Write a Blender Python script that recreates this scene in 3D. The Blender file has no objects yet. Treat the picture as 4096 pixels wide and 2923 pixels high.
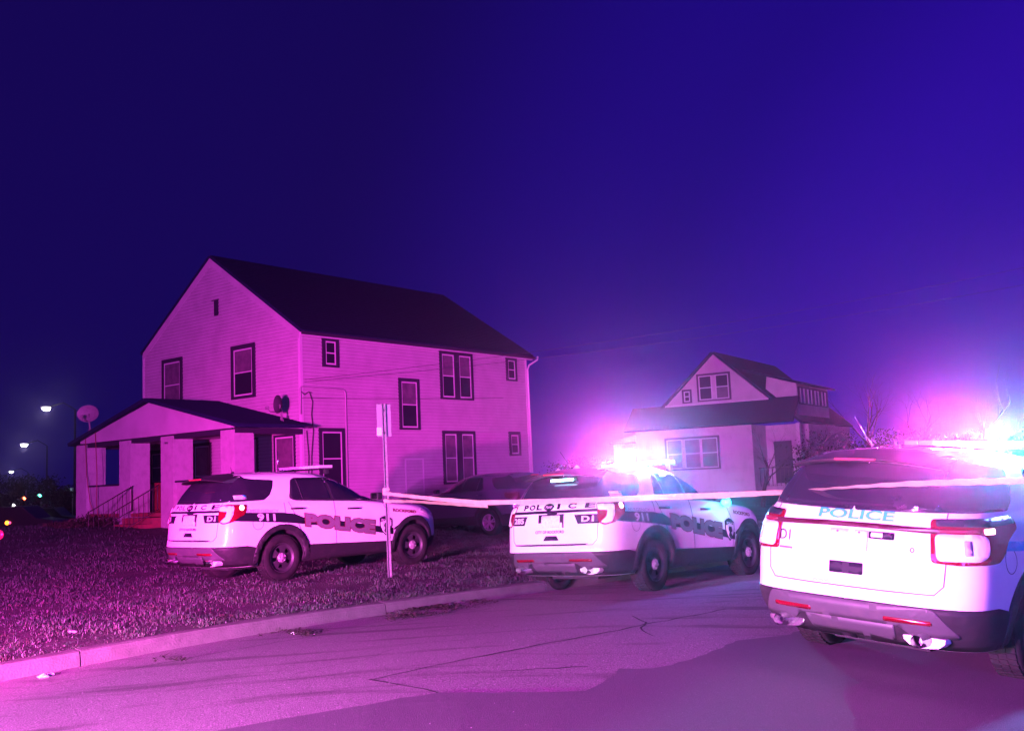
import bpy, bmesh, math, random
import numpy as np
from mathutils import Vector, Matrix
from mathutils.bvhtree import BVHTree

SC = bpy.context.scene
random.seed(7)
RNG = np.random.default_rng(7)
COL = SC.collection
PI = math.pi

# ------------------------------------------------------------------ camera
cam_d = bpy.data.cameras.new('camera')
cam = bpy.data.objects.new('camera', cam_d)
COL.objects.link(cam)
CAM_PITCH, CAM_ROLL = 0.1133249, 0.0429565
cam_d.sensor_width = 36.0
cam_d.lens = 3960.76 / 4096 * 36.0
cam_d.clip_start = 0.05
cam_d.clip_end = 3000
_r = Vector((1, 0, 0)); _f = Vector((0, math.cos(CAM_PITCH), math.sin(CAM_PITCH)))
_u = Vector((0, -math.sin(CAM_PITCH), math.cos(CAM_PITCH)))
_c, _s = math.cos(CAM_ROLL), math.sin(CAM_ROLL)
_r2 = _c * _r - _s * _u
_u2 = _s * _r + _c * _u
M = Matrix((( _r2.x, _u2.x, -_f.x, 0), (_r2.y, _u2.y, -_f.y, 0), (_r2.z, _u2.z, -_f.z, 1.66), (0, 0, 0, 1)))
cam.matrix_world = M
SC.camera = cam

# ------------------------------------------------------------------ view / render
SC.view_settings.view_transform = 'Standard'
SC.view_settings.look = 'None'
SC.view_settings.exposure = 0.0
SC.view_settings.gamma = 1.0
SC.render.engine = 'CYCLES'
SC.cycles.use_denoising = True
SC.cycles.max_bounces = 4
SC.cycles.diffuse_bounces = 2
SC.cycles.glossy_bounces = 3
SC.cycles.transmission_bounces = 3
SC.cycles.volume_bounces = 0
SC.cycles.transparent_max_bounces = 6
SC.cycles.sample_clamp_indirect = 4.0
SC.cycles.caustics_reflective = False
SC.cycles.caustics_refractive = False

# ------------------------------------------------------------------ night sky
W = bpy.data.worlds.new('World')
SC.world = W
W.use_nodes = True
nt = W.node_tree
for n in list(nt.nodes):
    nt.nodes.remove(n)
out = nt.nodes.new('ShaderNodeOutputWorld')
bg = nt.nodes.new('ShaderNodeBackground')
tc = nt.nodes.new('ShaderNodeTexCoord')
dot = nt.nodes.new('ShaderNodeVectorMath'); dot.operation = 'DOT_PRODUCT'
gd = Vector((0.62, 0.78, -0.02)).normalized()      # towards the lit street
dot.inputs[1].default_value = gd
rampn = nt.nodes.new('ShaderNodeValToRGB')
rampn.color_ramp.interpolation = 'EASE'
SKY = [(0.0, (0.0050, 0.0018, 0.074)), (0.62, (0.0056, 0.0019, 0.090)), (0.84, (0.0105, 0.0022, 0.21)),
       (0.94, (0.022, 0.0028, 0.34)), (1.0, (0.055, 0.0050, 0.44))]
els = rampn.color_ramp.elements
while len(els) < len(SKY):
    els.new(0.5)
for e, (p, c) in zip(els, SKY):
    e.position = p; e.color = (*c, 1)
nt.links.new(tc.outputs['Generated'], dot.inputs[0])
nt.links.new(dot.outputs['Value'], rampn.inputs['Fac'])
nt.links.new(rampn.outputs['Color'], bg.inputs['Color'])
bg.inputs['Strength'].default_value = 1.0
nt.links.new(bg.outputs['Background'], out.inputs['Surface'])

# ------------------------------------------------------------------ lamps of vehicles behind the camera, and added fills
def lamp(name, kind, loc, power, color, radius=0.1, parent=None, target=None, cone=None, blend=0.5):
    d = bpy.data.lights.new(name, kind)
    d.energy = power; d.color = color
    if kind in ('POINT', 'SPOT'):
        d.shadow_soft_size = radius
    o = bpy.data.objects.new(name, d)
    COL.objects.link(o)
    if parent:
        o.parent = parent
    o.location = loc
    if target is not None:
        v = Vector(target) - Vector(loc)
        o.rotation_euler = v.to_track_quat('-Z', 'Y').to_euler()
    if cone:
        d.spot_size = math.radians(cone); d.spot_blend = blend
    return o

# patrol vehicle parked out of frame to the left of the photographer: roof bar and headlamps, plus added violet and blue fills
lamp('roof_bar_magenta', 'POINT', (-9.0, -1.0, 2.1), 14000, (0.90, 0.035, 0.86), 0.14)
lamp('road_fill_violet', 'POINT', (-7.2, -0.5, 2.35), 28000, (0.90, 0.065, 0.86), 0.14)  # added fill that brightens the road, no known lamp
lamp('headlight_beam_red', 'SPOT', (-7.0, 0.5, 1.15), 52000, (1.0, 0.018, 0.58), 0.12, target=(-4.0, 31.0, 0.6), cone=36, blend=1.0)
lamp('side_fill_blue', 'POINT', (5.0, -5.0, 2.2), 6500, (0.14, 0.09, 1.0), 0.14)  # unseen blue fill added from the right for car sides and shadows
lamp('headlight_white', 'SPOT', (-8.2, -0.4, 0.72), 14000, (1.0, 0.75, 1.0), 0.10, target=(1.6, 11.6, 0.75), cone=70, blend=0.9)

# ------------------------------------------------------------------ materials
def mat(name, base, rough=0.6, metal=0.0, spec=0.5, coat=0.0, noise=None, bump=None, emit=None, estr=0.0, tint=None):
    m = bpy.data.materials.new(name); m.use_nodes = True
    nt = m.node_tree; b = nt.nodes['Principled BSDF']
    b.inputs['Base Color'].default_value = (*base, 1)
    b.inputs['Roughness'].default_value = rough
    b.inputs['Metallic'].default_value = metal
    b.inputs['Specular IOR Level'].default_value = spec
    b.inputs['Coat Weight'].default_value = coat
    if coat:
        b.inputs['Coat Roughness'].default_value = 0.06
    if emit:
        b.inputs['Emission Color'].default_value = (*emit, 1)
        b.inputs['Emission Strength'].default_value = estr
    tcn = None
    if noise or bump:
        tcn = nt.nodes.new('ShaderNodeTexCoord')
    if noise:      # (scale, second colour, low, high, detail)
        sc, c2, lo, hi = noise[:4]
        n = nt.nodes.new('ShaderNodeTexNoise'); n.inputs['Scale'].default_value = sc
        n.inputs['Detail'].default_value = noise[4] if len(noise) > 4 else 6
        n.inputs['Roughness'].default_value = 0.62
        r = nt.nodes.new('ShaderNodeMapRange'); r.inputs['From Min'].default_value = lo; r.inputs['From Max'].default_value = hi
        mx = nt.nodes.new('ShaderNodeMix'); mx.data_type = 'RGBA'
        mx.inputs['A'].default_value = (*base, 1); mx.inputs['B'].default_value = (*c2, 1)
        nt.links.new(tcn.outputs['Object'], n.inputs['Vector'])
        nt.links.new(n.outputs['Fac'], r.inputs['Value']); nt.links.new(r.outputs['Result'], mx.inputs['Factor'])
        nt.links.new(mx.outputs['Result'], b.inputs['Base Color'])
    if bump:       # (scale, strength, distance)
        n2 = nt.nodes.new('ShaderNodeTexNoise'); n2.inputs['Scale'].default_value = bump[0]; n2.inputs['Detail'].default_value = 4
        bp = nt.nodes.new('ShaderNodeBump'); bp.inputs['Strength'].default_value = bump[1]; bp.inputs['Distance'].default_value = bump[2]
        nt.links.new(tcn.outputs['Object'], n2.inputs['Vector'])
        nt.links.new(n2.outputs['Fac'], bp.inputs['Height']); nt.links.new(bp.outputs['Normal'], b.inputs['Normal'])
    return m

def emis(name, color, strength):
    return mat(name, (0.02, 0.02, 0.02), 0.4, emit=color, estr=strength)

MT = {}
MT['paint'] = mat('white car paint', (0.80, 0.80, 0.80), 0.32, coat=0.6, noise=(1.6, (0.72, 0.71, 0.70), 0.45, 0.75), spec=0.5)
MT['dark_paint'] = mat('dark car paint', (0.055, 0.050, 0.080), 0.28, coat=0.8)
MT['cladding'] = mat('black cladding', (0.016, 0.016, 0.018), 0.6, spec=0.3, noise=(9, (0.035, 0.031, 0.03), 0.5, 0.8), bump=(60, 0.15, 0.002))
MT['panel'] = mat('grey bumper panel', (0.055, 0.055, 0.06), 0.5, noise=(7, (0.08, 0.075, 0.07), 0.5, 0.8))
MT['trim'] = mat('black trim', (0.02, 0.02, 0.022), 0.4)
MT['glass'] = mat('dark tinted glass', (0.012, 0.010, 0.02), 0.05, spec=0.7, noise=(2.2, (0.03, 0.02, 0.035), 0.5, 0.8))
MT['rubber'] = mat('tyre rubber', (0.010, 0.010, 0.011), 0.9, spec=0.2, noise=(14, (0.024, 0.021, 0.019), 0.42, 0.75), bump=(40, 0.2, 0.004))
MT['steel_wheel'] = mat('black steel wheel', (0.025, 0.025, 0.028), 0.5, noise=(12, (0.045, 0.04, 0.035), 0.5, 0.8))
MT['hub'] = mat('hub cap metal', (0.45, 0.43, 0.44), 0.35, metal=0.35, noise=(60, (0.16, 0.14, 0.14), .4, .65), bump=(60, 0.5, 0.006))
MT['chrome'] = mat('chrome', (0.75, 0.75, 0.77), 0.18, metal=1.0, bump=(30, 0.3, 0.004))
MT['alloy'] = mat('alloy wheel', (0.6, 0.6, 0.62), 0.3, metal=0.6)
MT['well'] = mat('wheel well', (0.012, 0.012, 0.014), 0.9)
MT['red_lens'] = mat('red lens', (0.12, 0.002, 0.010), 0.2, coat=0.4, emit=(1, 0.01, 0.06), estr=0.03)
MT['lamp_on'] = emis('lit tail lamp element', (1.0, 0.45, 0.55), 5.0)
MT['reflector_white'] = mat('retroreflective lens', (0.92, 0.90, 0.90), 0.25, spec=0.8)
MT['sheet_white'] = mat('white sheeting', (0.85, 0.85, 0.85), 0.4, noise=(40, (0.6, 0.6, 0.62), 0.4, 0.7))
MT['decal_black'] = mat('black vinyl', (0.010, 0.009, 0.018), 0.5, spec=0.2)
MT['decal_grey'] = mat('reflective grey letters', (0.13, 0.115, 0.13), 0.5, spec=0.3, noise=(60, (0.17, 0.15, 0.17), 0.4, 0.7))
MT['decal_maroon'] = mat('dark red letters', (0.14, 0.012, 0.03), 0.5, spec=0.3)
MT['trim_maroon'] = mat('dark maroon chrome strip', (0.05, 0.004, 0.016), 0.35)
MT['decal_cyan'] = mat('blue vinyl', (0.02, 0.50, 0.62), 0.45, noise=(18, (0.02, 0.34, 0.5), 0.4, 0.7))
MT['decal_light'] = mat('pale letters', (0.62, 0.60, 0.62), 0.5)
MT['decal_faint'] = mat('faint grey letters', (0.30, 0.30, 0.32), 0.5)
MT['clear_lens'] = mat('clear unlit lens', (0.62, 0.60, 0.66), 0.2, coat=0.4)
MT['bar_red'] = emis('lit red bar module', (1.0, 0.10, 0.30), 22)
MT['bar_pink'] = emis('lit pink white bar module', (1.0, 0.72, 0.92), 26)
MT['bar_cyan'] = emis('lit blue bar module', (0.10, 0.95, 1.0), 24)
MT['led_cyan'] = emis('lit blue window module', (0.4, 0.95, 1.0), 9)
MT['spot_cyan'] = emis('lit cyan spot lamp', (0.04, 0.85, 1.0), 10)
MT['brake_dim'] = mat('high brake lamp', (0.35, 0.01, 0.03), 0.3, emit=(1, 0.01, 0.08), estr=0.5)

# ------------------------------------------------------------------ helpers
class MB:
    def __init__(s):
        s.v = []; s.f = []; s.smooth = []
    def add(s, vs, fs, smooth=False):
        o = len(s.v); s.v += [tuple(p) for p in vs]
        s.f += [tuple(i + o for i in f) for f in fs]; s.smooth += [smooth] * len(fs)
        return s
    def box(s, x0, x1, y0, y1, z0, z1):
        vs = [(x, y, z) for z in (z0, z1) for y in (y0, y1) for x in (x0, x1)]
        return s.add(vs, [(0, 2, 3, 1), (4, 5, 7, 6), (0, 1, 5, 4), (2, 6, 7, 3), (0, 4, 6, 2), (1, 3, 7, 5)])
    def prism(s, poly, axis, a, b):
        """poly of (p,q) extruded along axis from a to b; axis x:(y,z) y:(x,z) z:(x,y)"""
        def P(p, t):
            return {'x': (t, p[0], p[1]), 'y': (p[0], t, p[1]), 'z': (p[0], p[1], t)}[axis]
        n = len(poly)
        vs = [P(p, a) for p in poly] + [P(p, b) for p in poly]
        fs = [tuple(range(n - 1, -1, -1)), tuple(range(n, 2 * n))] + [(i, (i + 1) % n, n + (i + 1) % n, n + i) for i in range(n)]
        return s.add(vs, fs)
    def tube(s, pts, rad, n=8, smooth=True, caps=True):
        pts = [Vector(p) for p in pts]
        if not hasattr(rad, '__len__'):
            rad = [rad] * len(pts)
        vs = []; fs = []
        for i, p in enumerate(pts):
            d = (pts[min(i + 1, len(pts) - 1)] - pts[max(i - 1, 0)]).normalized()
            a = d.orthogonal().normalized() if i == 0 else (pa - d * pa.dot(d)).normalized()
            pa = a; b = d.cross(a)
            for k in range(n):
                t = 2 * PI * k / n
                vs.append(p + (a * math.cos(t) + b * math.sin(t)) * rad[i])
        for i in range(len(pts) - 1):
            for k in range(n):
                fs.append((i * n + k, i * n + (k + 1) % n, (i + 1) * n + (k + 1) % n, (i + 1) * n + k))
        if caps:
            fs.append(tuple(range(n - 1, -1, -1))); m = (len(pts) - 1) * n
            fs.append(tuple(range(m, m + n)))
        return s.add(vs, fs, smooth)
    def lathe(s, prof, axis='y', c=(0, 0, 0), n=32, smooth=True, arc=2 * PI, closed=True):
        """prof of (r, h) around axis"""
        vs = []; fs = []
        for k in range(n):
            t = arc * k / (n if closed else n - 1)
            for r, h in prof:
                a, b = r * math.cos(t), r * math.sin(t)
                vs.append({'y': (c[0] + a, c[1] + h, c[2] + b), 'z': (c[0] + a, c[1] + b, c[2] + h), 'x': (c[0] + h, c[1] + a, c[2] + b)}[axis])
        m = len(prof)
        for k in range(n if closed else n - 1):
            for j in range(m - 1):
                fs.append((k * m + j, k * m + j + 1, ((k + 1) % n) * m + j + 1, ((k + 1) % n) * m + j))
        return s.add(vs, fs, smooth)
    def mesh(s, name):
        me = bpy.data.meshes.new(name)
        me.from_pydata(s.v, [], s.f)
        me.polygons.foreach_set('use_smooth', s.smooth)
        me.update()
        return me
    def build(s, name, material, parent=None, bevel=0, fix=True):
        me = s.mesh(name)
        if fix or bevel:
            bm = bmesh.new(); bm.from_mesh(me)
            bmesh.ops.recalc_face_normals(bm, faces=bm.faces)
            if bevel:
                bmesh.ops.bevel(bm, geom=[e for e in bm.edges if len(e.link_faces) == 2 and e.calc_face_angle(0) > 0.5], offset=bevel, segments=2, affect='EDGES', profile=0.7)
            bm.to_mesh(me); bm.free()
        me.materials.append(MT[material] if isinstance(material, str) else material)
        return link(me, name, parent)

def link(me, name, parent=None):
    o = bpy.data.objects.new(name, me); COL.objects.link(o)
    if parent:
        o.parent = parent
    return o

def thing(name, label, cat, loc=(0, 0, 0), rot=(0, 0, 0), group=None):
    o = bpy.data.objects.new(name, None); COL.objects.link(o)
    o.empty_display_size = 0.3
    o.location = loc; o.rotation_euler = rot
    return tag(o, label, cat, group)

def tag(o, label, cat, group=None, kind=None):
    o['label'] = label; o['category'] = cat
    if group: o['group'] = group
    if kind: o['kind'] = kind
    return o

def stuff(o, label=None):
    o['kind'] = 'stuff'
    if label: o['label'] = label
    return o

def struct(o):
    o['kind'] = 'structure'
    return o

def smooth01(a, b, x):
    t = np.clip((x - a) / (b - a), 0, 1)
    return t * t * (3 - 2 * t)

# ------------------------------------------------------------------ terrain
CARS = {'near': (3.292, 8.584, .746, .009, -.026, .067), 'mid': (1.157, 14.638, .881, 0.0, -.024, -.028), 'left': (-4.543, 16.832, .848, .183, -.005, -.004)}
# the kerb line (top front edge), integrated from its heading
_S = np.arange(-30, 200.01, 0.25)
_th = np.radians(46.2 + 4.4 * smooth01(0.5, 6.5, _S))
_cx = np.concatenate([[0], np.cumsum(np.cos(_th[:-1]) * 0.25)]); _cy = np.concatenate([[0], np.cumsum(np.sin(_th[:-1]) * 0.25)])
_i0 = np.argmin(abs(_S))
KX0, KY0 = -3.09, 11.10
_cx = _cx - _cx[_i0] + KX0; _cy = _cy - _cy[_i0] + KY0
def kerb(s, d=0.0):
    s = np.asarray(s, float)
    x = np.interp(s, _S, _cx); y = np.interp(s, _S, _cy); t = np.interp(s, _S, _th)
    return x - np.sin(t) * d, y + np.cos(t) * d
def kerb_d(x, y):
    """signed distance to the kerb, + on the lawn side"""
    x = np.asarray(x, float); y = np.asarray(y, float)
    s = (x - KX0) * math.cos(0.85) + (y - KY0) * math.sin(0.85)
    kx, ky = kerb(s)
    for _ in range(2):
        t = np.interp(s, _S, _th)
        s = s + (x - kx) * np.cos(t) + (y - ky) * np.sin(t)
        kx, ky = kerb(s)
    t = np.interp(s, _S, _th)
    return -(x - kx) * np.sin(t) + (y - ky) * np.cos(t), s
def road_h(x, y):
    x = np.asarray(x, float); y = np.asarray(y, float)
    num = 0.0; den = 0.03
    for k in ('near', 'mid'):
        cx, cy, yaw, z, pt, rl = CARS[k]
        ct, st = math.cos(yaw), math.sin(yaw)
        X = (x - cx) * ct + (y - cy) * st; Y = -(x - cx) * st + (y - cy) * ct
        h = z + pt * X + rl * Y
        w = np.exp(-((X - 1.4) ** 2) / 18 - (Y ** 2) / 4.5)
        num = num + w * h; den = den + w
    num = num + 0.03 * (-0.01)
    return num / den
def lawn_h(x, y):
    d, s = kerb_d(x, y)
    kx, ky = kerb(s)
    base = road_h(kx, ky) + 0.15
    L = 0.165 + 0.042 * np.maximum(0, d - 8)
    L = np.minimum(L, 0.75)
    h = base + (L - base) * smooth01(0.15, 3.5, d)
    drop = smooth01(33, 62, y + np.maximum(0, -x - 14) * 0.6) * smooth01(-9, -16, x + 0.1 * (y - 30))
    h = h - 1.7 * drop
    h = h + 0.03 * np.sin(x * 0.9 + 1.3) * np.sin(y * 0.7) * smooth01(0.4, 2.5, d)
    return h
def ground_h(x, y):
    d, _ = kerb_d(x, y)
    return float(np.where(d > 0.15, lawn_h(x, y), road_h(x, y)))

MT['lawn'] = mat('lawn soil', (0.030, 0.032, 0.024), 0.95, noise=(1.6, (0.085, 0.085, 0.065), 0.38, 0.68), bump=(25, 0.9, 0.04))
MT['road'] = None
def road_material():
    m = bpy.data.materials.new('worn concrete road'); m.use_nodes = True
    nt = m.node_tree; b = nt.nodes['Principled BSDF']; L = nt.links.new
    tcn = nt.nodes.new('ShaderNodeTexCoord')
    def noise(sc, det=6, vec=None, rough=0.6):
        n = nt.nodes.new('ShaderNodeTexNoise'); n.inputs['Scale'].default_value = sc; n.inputs['Detail'].default_value = det
        n.inputs['Roughness'].default_value = rough
        L(vec or tcn.outputs['Object'], n.inputs['Vector']); return n.outputs['Fac']
    def rng(v, a, b_, c=0, d=1):
        r = nt.nodes.new('ShaderNodeMapRange'); r.inputs['From Min'].default_value = a; r.inputs['From Max'].default_value = b_
        r.inputs['To Min'].default_value = c; r.inputs['To Max'].default_value = d; L(v, r.inputs['Value']); return r.outputs['Result']
    def mix(f, a, b_, mode='MIX'):
        x = nt.nodes.new('ShaderNodeMix'); x.data_type = 'RGBA'; x.blend_type = mode
        for k, v in (('Factor', f), ('A', a), ('B', b_)):
            if isinstance(v, (tuple, float)):
                x.inputs[k].default_value = v if isinstance(v, float) else (*v, 1)
            else:
                L(v, x.inputs[k])
        return x.outputs['Result']
    grit = noise(90, 3); patches = noise(0.55, 5); mid_ = noise(6, 5)
    mp = nt.nodes.new('ShaderNodeMapping'); mp.inputs['Rotation'].default_value = (0, 0, math.radians(-40)); mp.inputs['Scale'].default_value = (0.35, 2.6, 1)
    L(tcn.outputs['Object'], mp.inputs['Vector'])
    streak = noise(1.1, 4, mp.outputs['Vector'])
    c = mix(rng(grit, 0.38, 0.64), (0.10, 0.095, 0.09), (0.42, 0.40, 0.38))
    c = mix(rng(patches, 0.38, 0.65), c, mix(0.4, c, (0.22, 0.21, 0.20)))
    c = mix(rng(streak, 0.56, 0.68, 0, 0.65), c, (0.055, 0.05, 0.05))
    c = mix(rng(mid_, 0.66, 0.74, 0, 0.4), c, (0.05, 0.045, 0.04))
    L(c, b.inputs['Base Color'])
    b.inputs['Roughness'].default_value = 0.72; b.inputs['Specular IOR Level'].default_value = 0.35
    bp = nt.nodes.new('ShaderNodeBump'); bp.inputs['Strength'].default_value = 0.7; bp.inputs['Distance'].default_value = 0.012
    add = nt.nodes.new('ShaderNodeMath'); add.operation = 'ADD'; L(grit, add.inputs[0]); L(mid_, add.inputs[1]); L(add.outputs[0], bp.inputs['Height'])
    L(bp.outputs['Normal'], b.inputs['Normal'])
    return m
MT['road'] = road_material()
MT['asphalt'] = mat('newer asphalt', (0.095, 0.092, 0.095), 0.75, noise=(120, (0.18, 0.175, 0.175), 0.45, 0.72, 3), bump=(140, 0.6, 0.008))
MT['crack'] = mat('joint filler', (0.025, 0.024, 0.024), 0.9)
MT['kerb'] = mat('kerb concrete', (0.14, 0.13, 0.12), 0.85, noise=(5, (0.10, 0.092, 0.085), 0.4, 0.7), bump=(50, 0.6, 0.01))
MT['earth'] = mat('far ground', (0.035, 0.033, 0.03), 0.95)

def grid_obj(name, S, D, hfun, material):
    SS, DD = np.meshgrid(S, D, indexing='ij')
    X, Y = kerb(SS, DD); Z = hfun(X, Y)
    n, m = len(S), len(D)
    V = np.stack([X, Y, Z], -1).reshape(-1, 3)
    idx = np.arange(n * m).reshape(n, m)
    F = np.stack([idx[:-1, :-1], idx[1:, :-1], idx[1:, 1:], idx[:-1, 1:]], -1).reshape(-1, 4)
    me = bpy.data.meshes.new(name); me.from_pydata(V.tolist(), [], F.tolist())
    me.polygons.foreach_set('use_smooth', [True] * len(F)); me.update()
    bm = bmesh.new(); bm.from_mesh(me); bmesh.ops.recalc_face_normals(bm, faces=bm.faces)
    if sum(f.normal.z for f in bm.faces) < 0:
        bmesh.ops.reverse_faces(bm, faces=bm.faces)
    bm.to_mesh(me); bm.free()
    me.materials.append(MT[material])
    return struct(link(me, name))
S1 = np.concatenate([np.linspace(-30, -14, 9), np.arange(-13, 16, 0.4), np.linspace(17, 60, 30), np.linspace(65, 200, 14)])
grid_obj('lawn', S1, np.concatenate([[0.13], np.arange(0.3, 6, 0.35), np.linspace(6.5, 40, 48), np.linspace(45, 230, 20)]), lawn_h, 'lawn')
grid_obj('road', S1, np.concatenate([[-0.01], -np.arange(0.3, 9, 0.3), [-9.3, -9.8, -10.4]]), road_h, 'road')
grid_obj('verge', S1, -np.array([10.41, 11, 13, 20, 60, 150.0]), lambda x, y: road_h(x, y) + 0.10, 'lawn')
me = bpy.data.meshes.new('ground'); me.from_pydata([(-320, -110, -1.9), (320, -110, -1.9), (320, 330, -1.9), (-320, 330, -1.9)], [], [(0, 1, 2, 3)])
me.materials.append(MT['earth']); struct(link(me, 'ground'))

# kerb: separate cast lengths with joints between them
kerb_root = thing('kerb', 'pale worn concrete kerb between the lawn and the street', 'kerb')
prof = [(-0.015, -0.06), (0.0, 0.105), (0.018, 0.140), (0.045, 0.150), (0.150, 0.152), (0.155, -0.06)]
JOINTS = [-17.2, -14.1, -11.0, -7.9, -4.8, -1.75, 2.02, 5.1, 8.2, 11.3, 14.4, 17.5, 20.6, 23.7, 26.8, 30]
for a, b in zip(JOINTS[:-1], JOINTS[1:]):
    ss = np.linspace(a + 0.008, b - 0.008, 9)
    vs = []; fs = []
    for i, s_ in enumerate(ss):
        kx, ky = kerb(s_); h = float(road_h(kx, ky))
        for j, (d, z) in enumerate(prof):
            jit = 0.006 * math.sin(s_ * 3.1 + j * 1.7) + random.uniform(-.003, .003)
            x, y = kerb(s_, d + jit * 0.6)
            vs.append((float(x), float(y), h + z + (jit * 0.5 if 0 < j < 5 else 0)))
    m = len(prof)
    for i in range(len(ss) - 1):
        for j in range(m):
            fs.append((i * m + j, (i + 1) * m + j, (i + 1) * m + (j + 1) % m, i * m + (j + 1) % m))
    fs.append(tuple(range(m))); fs.append(tuple(range((len(ss) - 1) * m, len(ss) * m)))
    MB().add(vs, fs).build('kerb_stone', 'kerb', kerb_root)

def poly_bm(poly, cell=0.0, holes=()):
    """filled 2D polygon, optionally cut by a grid so that it can bend"""
    bm = bmesh.new()
    for pl in [poly] + list(holes):
        vs = [bm.verts.new((p[0], p[1], 0)) for p in pl]
        for i in range(len(vs)):
            bm.edges.new((vs[i], vs[(i + 1) % len(vs)]))
    bmesh.ops.triangle_fill(bm, use_beauty=True, use_dissolve=False, edges=bm.edges[:])
    if cell:
        grid_cut(bm, cell)
    return bm
def grid_cut(bm, cell):
    xs = [v.co.x for v in bm.verts]; ys = [v.co.y for v in bm.verts]
    for ax, lo, hi in ((0, min(xs), max(xs)), (1, min(ys), max(ys))):
        n = int((hi - lo) / cell)
        for k in range(1, n + 1):
            p = [0, 0, 0]; p[ax] = lo + (hi - lo) * k / (n + 1); q = [0, 0, 0]; q[ax] = 1
            bmesh.ops.bisect_plane(bm, geom=bm.verts[:] + bm.edges[:] + bm.faces[:], plane_co=p, plane_no=q, dist=1e-5)
def sheet(name, poly, material, lift, cell=0.5):
    bm = poly_bm(poly, cell)
    for v in bm.verts:
        v.co.z = float(road_h(v.co.x, v.co.y)) + lift
    bmesh.ops.recalc_face_normals(bm, faces=bm.faces)
    if sum(f.normal.z for f in bm.faces) < 0:
        bmesh.ops.reverse_faces(bm, faces=bm.faces)
    me = bpy.data.meshes.new(name); bm.to_mesh(me); bm.free(); me.materials.append(MT[material])
    return link(me, name)
edge = [(-7.5, 4.2), (-3.6, 5.75), (-1.2, 6.86), (-.62, 7.20), (.02, 7.18), (.41, 7.24), (.62, 7.62), (.74, 7.97), (1.0, 7.98), (1.17, 8.12), (1.52, 8.55), (1.93, 9.18), (2.41, 9.46), (3.4, 10.5), (5.2, 12.1), (8, 15.2), (16, 24)]
fine = []
for (a, b) in zip(edge[:-1], edge[1:]):
    n = max(1, int(math.dist(a, b) / 0.12)) if math.dist(a, b) < 2.2 else 6
    for k in range(n):
        t = k / n; w = 0.022 if 0 < k else 0.01
        fine.append((a[0] + (b[0] - a[0]) * t + random.uniform(-w, w), a[1] + (b[1] - a[1]) * t + random.uniform(-w, w)))
fine += [(16, 24), (22, 18), (6, -6), (-5, -6)]
struct(sheet('asphalt_patch', fine, 'asphalt', 0.010, 0.6))
def strip(name, pts, w, material, lift=0.005, parent=None, wob=0.02):
    P = []
    for a, b in zip(pts[:-1], pts[1:]):
        n = max(2, int(math.dist(a, b) / 0.15))
        P += [(a[0] + (b[0] - a[0]) * k / n + random.uniform(-wob, wob), a[1] + (b[1] - a[1]) * k / n + random.uniform(-wob, wob)) for k in range(n)]
    P.append(pts[-1]); vs = []; fs = []
    for i, p in enumerate(P):
        q = P[min(i + 1, len(P) - 1)]; o = P[max(0, i - 1)]
        dx, dy = q[0] - o[0], q[1] - o[1]; L = math.hypot(dx, dy) or 1
        ww = w * random.uniform(0.5, 1.3) / 2
        for s_ in (-1, 1):
            x, y = p[0] - dy / L * ww * s_, p[1] + dx / L * ww * s_
            vs.append((x, y, float(road_h(x, y)) + lift))
    fs = [(2 * i, 2 * i + 1, 2 * i + 3, 2 * i + 2) for i in range(len(P) - 1)]
    o = MB().add(vs, fs).build(name, material, parent, fix=False)
    return struct(o) if not parent else o
strip('road_joint', [(-1.18, 7.78), (-.2, 8.68), (.9, 9.72), (2.23, 11.1)], 0.022, 'crack')
strip('road_joint', [(-1.18, 7.78), (-.9, 7.5), (-.60, 7.20)], 0.03, 'crack')
strip('road_joint', [(-4.2, 8.9), (-2.9, 10.1), (-1.7, 11.2), (-.4, 12.6)], 0.012, 'crack')
strip('road_joint', [(-.3, 13.9), (1.1, 12.9), (2.6, 12.3), (4.2, 11.9)], 0.03, 'crack')
strip('road_crack', [(1.15, 10.7), (1.22, 10.2), (1.12, 9.7), (1.2, 9.4)], 0.02, 'crack')
strip('road_crack', [(-.2, 7.9), (.25, 8.0), (.5, 8.05)], 0.025, 'crack')
strip('road_crack', [(-1.9, 8.4), (-1.4, 8.8), (-1.2, 9.3)], 0.008, 'crack')
MT['wet'] = mat('dark oil stain', (0.028, 0.026, 0.028), 0.5)

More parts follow.
